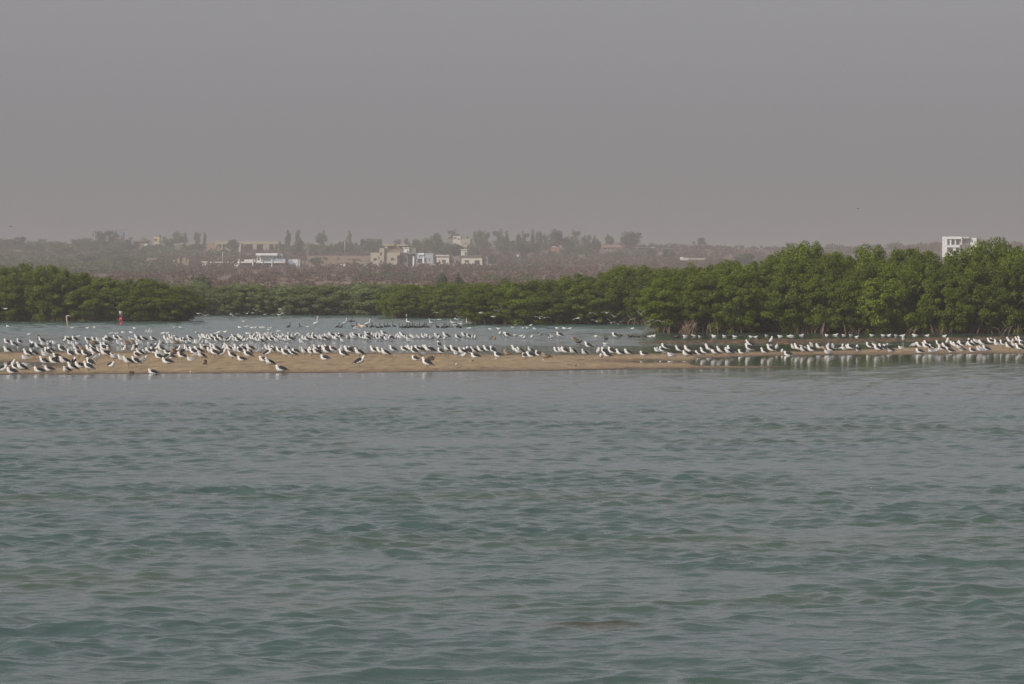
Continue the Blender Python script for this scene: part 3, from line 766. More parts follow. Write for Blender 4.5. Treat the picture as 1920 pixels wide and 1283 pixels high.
# right cream house
h = House("long_white_house", "long off white house with square roof room and dark garage opening", "house", D0 - 3, 885, 497, -10)
h.wall(M_cream, 863, 904, 481.5, 499, 0, 8); h.box("roof", M_greyc, 862, 905, 479.2, 481.2, -0.8, 8.6)
h.wall(M_greyc, 904.3, 914, 481.5, 499, 1.5, 8)
h.box("roof_room", M_cream, 863.5, 874.5, 469, 478.9, 1, 5); h.box("roof", M_cream, 862.2, 875.3, 467.4, 468.8, 0.6, 5.4)
h.window(871, 873.2, 473.5, 478, 1); h.window(890, 899.5, 488.3, 497, 0, M_cream, "door"); h.window(872, 879, 488.5, 492, 0); h.window(905, 907.2, 488, 492.5, 1.5)  # garage pane is a dark sheet standing in for the opening's shade
h = House("retaining_wall", "dark retaining wall below the cream bungalow", "wall", D0 - 12, 834, 504)
h.wall(M_dark, 808, 855, 499, 506, 0, .5); h.box("pier", M_sandw, 855.3, 866, 496.5, 505, -0.3, .6)
h = House("white_shed", "small white shed right of the long white house", "shed", D0 - 10, 922, 501)
h.wall(M_white, 916, 924.5, 496, 502, 0, 3); h.wall(M_white, 925.5, 928, 496, 501, 0.4, 3)
# hilltop house
h = House("hilltop_house", "pale house on the hilltop with a dark tank on its roof", "house", 2040, 864, 466, -10)
h.wall(M_cream, 847.5, 862, 442.5, 462, 3, 9); h.wall(M_tan, 864.5, 882, 448.5, 468, -1, 7)
h.wall(M_greyc, 864, 873.5, 442.5, 448, 3, 7, down=0); h.wall(M_greyc, 834, 847, 448.5, 458, 3, 7)
h.window(849, 853.5, 445, 447.5, 3); h.window(856.5, 860, 447.5, 449.5, 3); h.window(871.5, 875.5, 456, 457.5, -1)
mb = MB(); mb.loft([(h.X(856), 5, h.Z(442)), (h.X(856), 5, h.Z(440)), (h.X(856), 5, h.Z(438.6))], [.75, .75, .4], n=12); mb.build("roof_tank", M_black, h.root, True)
# white villa
h = House("white_villa", "white villa with flat roof, pale blue walls and a columned terrace", "villa", D0, 498, 500, -5)
h.wall(M_white, 482, 489, 479.4, 500, 0, 8); h.wall(M_blue, 489.2, 519, 479.4, 500, 1.2, 8)
h.box("roof", M_white, 480.5, 521, 475.2, 479.2, -1.2, 8.6); h.wall(M_blue, 521.3, 528, 477, 500, 2.5, 8)
h.window(483.5, 486.3, 482, 488, 0); h.window(513.5, 515.5, 482, 488, 1.2); h.window(523.5, 525, 480, 486.5, 2.5)
h.box("terrace_slab", M_white, 449, 539.5, 491, 493.3, -5.5, -0.05)
h.box("parapet", M_white, 462, 482, 487, 490.8, -5.4, -5.1); h.box("parapet", M_blue, 518, 538, 486, 490.8, -5.2, -5.0)
for px in (452.5, 478, 496, 514, 538): h.box("column", M_white, px - .9, px + .9, 486.2, 500.5, -5.95, -5.56, down=1.5)
h.wall(M_greyc, 453, 536, 493.6, 501, -1.5, -1.1)
h.window(462, 474, 494.5, 499, -1.5); h.window(521, 534, 494.5, 499, -1.5)
h = House("courtyard_wall", "blue grey wall with a white slanting panel right of the white villa", "wall", D0, 552, 500)
h.wall(M_blue, 541, 563, 486.5, 502, 0, .4)
mb = MB(); mb.add([(h.X(547), -.08, h.Z(486.5)), (h.X(558.5), -.08, h.Z(486.5)), (h.X(558.5), -.08, h.Z(499.5)), (h.X(556), -.08, h.Z(499.5)),
                   (h.X(547), -.02, h.Z(486.5)), (h.X(558.5), -.02, h.Z(486.5)), (h.X(558.5), -.02, h.Z(499.5)), (h.X(556), -.02, h.Z(499.5))],
                  [(0, 3, 2, 1), (4, 5, 6, 7), (0, 1, 5, 4), (1, 2, 6, 5), (2, 3, 7, 6), (3, 0, 4, 7)]); mb.build("slanting_panel", M_white, h.root)
# grey shed left of villa
h = House("grey_bungalow", "low grey bungalow with white roof edge left of the white villa", "house", D0 - 5, 411, 502, -4)
h.wall(M_greyc, 395, 428, 493, 504, 0, 7); h.box("roof", M_white, 394, 429, 491.3, 492.8, -.6, 7.4)
h.window(397.5, 405.5, 495, 500, 0, M_cream, "door"); h.window(415, 427, 495, 500, 0)  # left pane: dark colour stands in for shade inside an opening
h.box("ramp_wall", M_cream, 377.5, 388, 490, 495, 0.5, .9, down=2)
h = House("stacked_white_panels", "white panels lying between the grey bungalow and the villa", "panels", D0 - 6, 440, 497)
h.box("panel", M_white, 432, 448, 494.3, 496.2, 0, 2, down=1.6); h.box("panel", M_white, 436.8, 437.3, 489, 494.1, .4, .6)
# ruined walls
h = House("ruined_building", "roofless ruin with rough whitish walls", "ruin", D0 + 5, 342, 502, -6)
for a, b_, t_ in ((323, 328, 488), (331, 336, 484), (341, 347, 483), (348.5, 353, 486)): h.wall(M_sandw, a, b_, t_, 497, 1.5, 2)
h.wall(M_sandw, 321, 356, 497.5, 507, 0, .5)
# grey shed and yellow house and hut on the ridge
h = House("grey_shed", "small grey white shed on the ridge under tall trees", "shed", 1980, 334, 466, -8)
h.wall(M_greyc, 325.5, 340, 456.5, 468, 0, 6); h.box("end_wall", M_cream, 340.3, 343, 456, 468, -.3, 6, down=2)
h = House("yellow_house", "small yellow house with a black water tank on its roof", "house", 2030, 293.5, 454, -5)
h.wall(M_yellow, 288.5, 299, 444.5, 456, 0, 5); h.window(290, 294, 448, 452.5, 0)
mb = MB(); mb.loft([(h.X(299), 2, h.Z(444.4)), (h.X(299), 2, h.Z(441.5)), (h.X(299), 2, h.Z(440.2))], [.65, .65, .3], n=12); mb.build("roof_tank", M_black, h.root, True)
h = House("thatched_hut", "round hut with conical grey thatched roof on the ridge", "hut", 2000, 268, 462)
mb = MB(); mb.loft([(0, 3, -2), (0, 3, h.Z(453))], [3.0, 3.0], n=20); mb.build("wall", M_pink, h.root)
mb = MB(); mb.loft([(0, 3, h.Z(454)), (0, 3, h.Z(449.5)), (0, 3, h.Z(444.3))], [4.9, 2.4, .1], n=24); mb.build("thatch_roof", M_thatch, h.root, True)
h = House("pink_wall", "pinkish compound wall below the thatched hut", "wall", 1950, 266, 462)
h.wall(M_pink, 252.5, 270, 456, 464, 0, .4); h.box("gate", M_white, 271, 278, 457, 462, 0, .3, down=1)
# long unfinished house
h = House("long_unfinished_house", "long unfinished tan block house with open doorways along the ridge", "house", 1960, 462, 468, -4)
L = [(403, 404.8), (414.8, 417.5), (422, 452), (457.5, 459), (474, 481.5), (493.5, 505), (513.5, 516), (521, 523)]
for a, b_ in L: h.wall(M_tan, a, b_, 458.3, 470, 0, .5)
h.box("lintel_slab", M_tan, 403, 523, 452.5, 458.1, 0, 9); h.wall(M_sandw, 403, 523, 458.3, 470, 7, 7.4)
h.wall(M_pink, 386, 402.7, 455.5, 466, 1, 1.5)
h = House("ridge_sandy_wall", "long sandy boundary wall between the villa and the tan house", "wall", D0 + 20, 640, 496)
h.wall(M_sandw, 600, 662, 487.5, 499, 0, .5); h.wall(M_sandw, 566, 599, 489.5, 499, 1, 1.5)
h = House("white_low_wall", "bright white low wall left of the tan annex", "wall", D0 - 4, 651, 500)
h.wall(M_white, 635.5, 648, 495.8, 501.5, 0, .4); h.wall(M_white, 652, 667.5, 495.8, 501.5, 0, .4)
h = House("upper_field_wall", "sandy field wall on the slope above the long boundary wall", "wall", 1650, 640, 487)
h.wall(M_sandw, 575, 694, 479.8, 486, 0, .5)
# red house, red-roofed house, long low building, ruin
h = House("red_house", "small salmon red house among the grove trees", "house", 1900, 1046, 474, -8)
h.wall(M_red, 1042, 1049, 463.5, 477, 0, 6); h.wall(M_pink, 1048, 1058, 459.5, 476, 1.5, 7); h.box("roof", M_cream, 1035, 1041.8, 462, 464, 0, 5); h.wall(M_red, 1033, 1041.8, 464.3, 468, .4, 5, down=1)
h = House("red_roofed_house", "low house with dull red roof beside the lone rounded tree", "house", 1990, 1146, 468, -4)
h.wall(M_cream, 1126, 1166, 464, 471, 1, 8)
mb = MB(); x0, x1 = h.X(1124), h.X(1168); z0, z1 = h.Z(464.2), h.Z(459)
mb.add([(x0, -.2, z0), (x1, -.2, z0), (x1, 9, z0), (x0, 9, z0), (x0 + 1.5, 4.5, z1), (x1 - 1.5, 4.5, z1)], [(0, 1, 5, 4), (2, 3, 4, 5), (0, 3, 2, 1)], [(0, 4, 3), (1, 2, 5)]); mb.build("roof", M_red, h.root)
for a in (1133, 1140, 1147): h.window(a, a + 2.5, 465.5, 468.5, 1, M_white)
h.box("chimney_wall", M_red, 1166.5, 1169.5, 464, 472, .5, 3)
h = House("long_low_building", "long low flat roofed building with white porch posts on the right skyline", "building", 1985, 1200, 470, -4)
h.wall(M_greyc, 1178, 1226, 465.5, 473, 1.2, 8); h.box("roof", M_cream, 1177, 1227, 463.4, 465.2, -.8, 8.5)
for a in (1187, 1191, 1195.5): h.box("porch_post", M_white, a - 1, a + 1, 465.4, 471, -.6, -.2, down=1)
h = House("white_compound", "low whitewashed compound wall with a broken corner on the right slope", "wall", 1560, 1300, 488, 6)
h.wall(M_white, 1275, 1281, 482, 487, 0, .4, down=0.2); h.wall(M_cream, 1281.2, 1291, 483.2, 488, 0, 2, down=0.1); h.wall(M_cream, 1291.2, 1322, 484.6, 486.5, .5, .9, down=0.1)
h = House("pale_track_wall", "thin pale broken wall on the slope above the middle mangroves", "wall", D0 - 60, 975, 504)
for a, b_ in ((930, 941), (946, 953), (963, 968), (977, 993), (1005, 1018)): h.wall(M_sandw, a, b_, 501.3, 503.3, 0, .4, down=.6)
h = House("stone_heap", "small pale block ruin on the brown slope below the tan house", "ruin", 1180, 680, 516)
h.wall(M_cream, 677, 681, 512, 515, 0, .8, down=.5); h.wall(M_cream, 683, 688, 513.6, 515, .2, .8, down=.5)
# small scattered buildings and walls
for px, by, ty, w, D, mw, lab in [(221, 459, 455, 5, 2050, M_cream, "tiny pale house between the large left tree and the water tower"), (304, 463, 458, 12, 1980, M_pink, "low pinkish shed just right of the yellow house"),
        (286, 487, 484, 22, 1640, M_sandw, "thin pale wall on the left slope above the brown scrub"), (570, 463, 458, 11, 2030, M_pink, "small pinkish house between the tall pair and the ball shaped tree"),
        (616, 462, 457, 9, 2060, M_cream, "tiny cream house right of the ball shaped tree"), (669, 470, 465, 8, 1960, M_sandw, "small pale house left of the dense dark tree"),
        (800, 472, 461, 12, 1960, M_pink, "pinkish house half hidden behind the tall rounded tree"), (946, 470, 466.5, 26, 1900, M_pink, "long low pink wall under the left end of the grove"),
        (971, 479, 475.5, 4, 1780, M_white, "tiny white hut below the grove"), (1096, 474, 469, 9, 1960, M_pink, "small pinkish house at the right part of the grove"),
        (1090, 482, 478.5, 12, 1800, M_sandw, "low sandy house below the right part of the grove"), (1352, 470, 466, 10, 2000, M_cream, "small pale house on the slope right of the ragged lone tree"),
        (120, 461, 457, 8, 2040, M_cream, "tiny cream house on the far left ridge"), (475, 489, 486, 16, 1600, M_sandw, "low sandy wall behind the white villa roof"), (585, 505, 502.5, 14, 1400, M_sandw, "short pale wall at the foot of the courtyard wall"),
        (1240, 476, 473, 14, 1880, M_sandw, "thin sandy wall on the right slope below the skyline")]:
    h = House("small_house" if "house" in lab else "small_wall", lab, "house" if "house" in lab or "hut" in lab or "shed" in lab else "wall", D, px, by, -8)
    if h.root['category'] == "house":
        h.wall(mw, px - w / 2, px + w / 2, ty, by + 1, 0, 5, roof=M_greyc, over=0.2, down=1.5)
        h.window(px - w * .3, px - w * .12, ty + (by - ty) * .3, ty + (by - ty) * .7, 0); h.window(px + w * .1, px + w * .28, ty + (by - ty) * .3, by - .3, 0, M_greyc, "door")
    else: h.wall(mw, px - w / 2, px + w / 2, ty, by + 1, 0, .4, down=1.0)
# white block on the right
h = House("white_block", "white three storey block rising behind the mangroves at right", "building", D0, 1796, 505, -20)
yf = 0
h.wall(M_white, 1767.5, 1776.5, 443.8, 510, 0, 12); h.box("parapet", M_white, 1776.7, 1802, 443.8, 448.3, 0, 12)
h.box("floor_band", M_white, 1776.7, 1799, 459.6, 464, 0, 12)
h.wall(M_white, 1776.7, 1799, 464.2, 510, .6, 12, down=0); h.box("recess_wall", M_cream, 1776.7, 1802, 448.5, 459.4, 1.8, 12)
h.box("pier", M_white, 1780.5, 1783.3, 449.5, 459.4, .6, 1.7); h.box("pier", M_white, 1789.5, 1791.5, 448.5, 459.4, .6, 1.7)
h.wall(M_greyc, 1799.3, 1813, 447.5, 510, 2.2, 12); h.box("corner_post", M_white, 1801.8, 1803, 443.8, 459.4, .1, .6); h.box("parapet", M_cream, 1802.3, 1815, 444.2, 447.2, .8, 12)
h.wall(M_white, 1813.3, 1826, 446, 510, 3, 12)
for a in ((1777.6, 1780.2, 452, 455.6), (1784, 1788.5, 451.5, 458.3)): h.window(*a, 1.8)
h.window(1793, 1796.5, 449.5, 458.5, 1.8); h.window(1778, 1786, 465.5, 472, .6); h.window(1792, 1797, 465.5, 471, .6); h.window(1804, 1807, 451, 456, 2.2); h.window(1809, 1811.5, 451, 456, 2.2)
# water tower
D = 1990; x0 = wx(230.5, D)
root = tag(empty("water_tower", (x0, D, wz(460, D))), "blue water tank on a stand under a thin flat roof", "water tower"); zz = lambda py: wz(py, D) - wz(460, D)
mb = MB()
for sx in (-.75, .75):
    for sy in (-.75, .75): mb.box(sx - .12, sx + .12, sy - .12, sy + .12, -4, zz(444))
mb.box(-1.1, 1.1, -1.1, 1.1, zz(444) + .002, zz(443)); mb.build("stand", M_pink, root)
mb = MB(); mb.loft([(0, 0, zz(442.9)), (0, 0, zz(441.5)), (0, 0, zz(436)), (0, 0, zz(434.8))], [.72, .8, .8, .45], n=16); mb.build("tank", M_tank, root, True)
mb = MB()
for sx in (-.95, .95): mb.box(sx - .05, sx + .05, -.05, .05, zz(443), zz(431.6))
mb.build("roof_post", M_pole, root)
mb = MB(); mb.box(-3.1, 2.7, -2, 2, zz(431.5), zz(430.6)); mb.build("roof", M_greyc, root)
mb = MB(); mb.tube([(3.1, 0, -3), (3.1, 0, zz(437))], .07, .04); o = mb.build("antenna_mast", M_pole); o.location = root.location; tag(o, "thin mast just right of the water tower", "mast")
# poles
def pole(px, top, bot, D, r, mat, label, arm=False):
    z0 = wz(bot, D); mb = MB(); mb.tube([(0, 0, -1.5), (0, 0, wz(top, D) - z0)], r, r * .75, 8)
    if arm:
        a = MB(); a.box(-1.0, 1.0, -.06, .06, wz(top, D) - z0 - .9, wz(top, D) - z0 - .75)
        root = empty("utility_pole", (wx(px, D), D, z0)); mb.build("post", mat, root, True); a.build("cross_arm", mat, root); tag(root, label, "pole"); return
    o = mb.build("utility_pole", mat, None, True); o.location = (wx(px, D), D, z0); tag(o, label, "pole")
pole(450.3, 455.5, 477, 1700, .17, M_wpole, "pale pole in front of the long unfinished house")
pole(417.5, 472.5, 490, 1540, .12, M_wpole, "thin pale pole above the grey bungalow")
pole(578, 453, 500, 1495, .16, M_pole, "tall wooden pole with cross arm right of the villa wall", True)
pole(646.5, 453, 467, 1800, .15, M_wpole, "short white pole among the ridge trees")
pole(824.5, 444.5, 452, 1960, .12, M_wpole, "white pole left of the hilltop house")
pole(779.3, 470, 500, 1490, .10, M_pole, "thin dark pole in front of the unfinished house")

# ------------------------------------------------------------------ birds
M_bw = simple("white_plumage", (0.58, 0.575, 0.56), 0.85, 0.05, 8, 0.15)
M_bg = simple("pale_plumage", (0.52, 0.52, 0.515), 0.85, 0.06, 8, 0.15)
M_bj = simple("mottled_brown_plumage", (0.26, 0.20, 0.15), 0.9, 0.35, 30, 0.15)
M_wd = simple("slate_wing", (0.027, 0.027, 0.031), 0.8, 0.2, 14, 0.15)
M_wg = simple("silver_grey_wing", (0.27, 0.28, 0.30), 0.8, 0.08, 12, 0.15)
M_wj = simple("brown_wing", (0.11, 0.085, 0.065), 0.9, 0.4, 30, 0.15)
M_tip = simple("black_wing_tip", (0.02, 0.02, 0.022), 0.8, 0.1, 10, 0.15)
M_bill = simple("yellow_bill", (0.60, 0.36, 0.06), 0.5, 0.1, 10)
M_leg = simple("yellow_pink_leg", (0.52, 0.31, 0.16), 0.6, 0.1, 10)
M_dleg = simple("dark_leg", (0.05, 0.045, 0.04), 0.6, 0.1, 10)
M_corm = simple("black_plumage", (0.022, 0.022, 0.022), 0.7, 0.2, 10)
M_pel = simple("pinkish_white_plumage", (0.62, 0.47, 0.40), 0.85, 0.08, 6)

def sm(mb, name, mat): return mb.data(name, mat, True)

def gull_parts(pose, k):
    """meshes of one gull, head towards -X, feet at z 0; k picks a slight variation"""
    r = random.Random(900 + k)
    dz = -0.135 if pose == 'r' else 0.0
    tilt = r.uniform(-.02, .02) + {'s': 0.075, 'h': 0.055, 'r': -0.01, 'p': 0.02, 't': 0.02}[pose] + r.uniform(-.012, .012)
    def Z(x, z): return z + dz - x * tilt * 2.2
    body = [(.285, 0, Z(.285, .185)), (.20, 0, Z(.2, .200)), (.10, 0, Z(.1, .208)), (.0, 0, Z(0, .215)), (-.08, 0, Z(-.08, .232)), (-.135, 0, Z(-.135, .262))]
    ry = [.028, .045, .072, .088, .082, .062]; rz = [.012, .028, .066, .085, .088, .070]
    b = Vector(body[-1])
    if pose == 's':
        neck = [b + Vector((-.020, 0, .045)), b + Vector((-.030, 0, .078)), b + Vector((-.045, 0, .100)), b + Vector((-.078, 0, .100)), b + Vector((-.100, 0, .092))]
        nr = [.050, .044, .045, .037, .017]
    elif pose in 'hr':
        neck = [b + Vector((-.020, 0, .040)), b + Vector((-.032, 0, .070)), b + Vector((-.062, 0, .080)), b + Vector((-.088, 0, .072))]
        nr = [.060, .054, .042, .017]
    elif pose == 'p':
        neck = [b + Vector((-.045, .01, .045)), b + Vector((-.065, .03, .035)), b + Vector((-.060, .05, -.005)), b + Vector((-.035, .07, -.03))]
        nr = [.052, .046, .040, .018]
    else:
        neck = [b + Vector((.000, .01, .048)), b + Vector((.025, .02, .075)), b + Vector((.055, .03, .070)), b + Vector((.080, .035, .055))]
        nr = [.056, .050, .042, .020]
    pts = body + [tuple(p) for p in neck]
    mb = MB(); mb.loft(pts, [x * 1.14 for x in ry + nr], [x * 1.12 for x in rz + nr], n=12, up=(0, 1, 0) if False else (0, 0, 1))
    out = {'body': mb.data("body")}
    head = Vector(neck[-1]); d = (Vector(neck[-1]) - Vector(neck[-2])).normalized()
    mb = MB(); mb.loft([head - d * .006, head + d * .028, head + d * .050 + Vector((0, 0, -.006))], [.012, .009, .003], [.013, .011, .003], n=8); out['bill'] = mb.data("bill", M_bill, True)
    for side in (-1, 1):
        mb = MB()
        p = [(-.100, side * .050, Z(-.10, .270)), (-.05, side * .052, Z(-.05, .272)), (.05, side * .048, Z(.05, .252)), (.15, side * .034, Z(.15, .232)), (.24, side * .018, Z(.24, .208)), (.345, side * .005, Z(.345, .176))]
        mb.loft(p, [.012, .046, .052, .040, .022, .005], [.040, .082, .084, .066, .038, .010], n=10); out['wing%d' % side] = mb.data("wing")
        if pose != 'r':
            mb = MB(); x = .01; y = side * .032
            mb.tube([(x, y, .17), (x + .004, y, .09), (x - .006, y, .012)], .010, .006, 6)
            mb.loft([(x + .012, y, .012), (x - .02, y, .010), (x - .050, y, .005)], [.006, .016, .022], [.006, .005, .003], n=6); out['leg%d' % side] = mb.data("leg", M_leg, True)
    # tail
    mb = MB(); mb.loft([(.25, 0, Z(.25, .190)), (.30, 0, Z(.30, .183)), (.34, 0, Z(.34, .172))], [.026, .034, .036], [.010, .007, .004], n=8); out['tail'] = mb.data("tail")
    return out

for nm in ():
    pass
def flip_mat(me, mat, smooth=True):
    m2 = me.copy(); m2.materials.clear(); m2.materials.append(mat)
    m2.polygons.foreach_set("use_smooth", np.ones(len(m2.polygons), dtype=bool)); return m2
PLUM = {'d': (M_bw, M_wd), 'g': (M_bg, M_wg), 'j': (M_bj, M_wj)}
GULLS = {}
for pose in 'shrpt':
    for k in range(3 if pose in 'shr' else 2):
        parts = gull_parts(pose, k + 10 * ord(pose))
        for pl, (mb_, mw_) in PLUM.items():
            d = {}
            for key, me in parts.items():
                base = key.rstrip('-1')
                d[key] = me if base in ('bill', 'leg') else flip_mat(me, mw_ if base == 'wing' else mb_)
                d[key].name = base
            GULLS[(pose, pl, k)] = d
POSEW = {'s': "standing", 'h': "hunched", 'r': "resting", 'p': "preening", 't': "sleeping"}
DIRW = {'L': "facing left", 'R': "facing right", 'A': "facing away", 'F': "facing forward"}
PLW = {'d': "dark-winged gull", 'g': "pale grey gull", 'j': "brown mottled gull"}
NAMEW = {'d': "dark_winged_gull", 'g': "pale_grey_gull", 'j': "young_brown_gull"}
GROUPW = {'d': "dark-winged gulls resting at the sandbar", 'g': "pale gulls resting at the sandbar", 'j': "brown young gulls at the sandbar"}
SEG = [(190, "left of bucket carrier"), (370, "below left mangrove point"), (560, "below the white villa"), (750, "below the tan house"), (960, "below the cream houses"),
       (1240, "below the middle mangroves"), (1500, "below the bare roots"), (1760, "below the right thicket"), (9999, "below the white block")]
def seg(px):
    for lim, w in SEG:
        if px < lim: return w
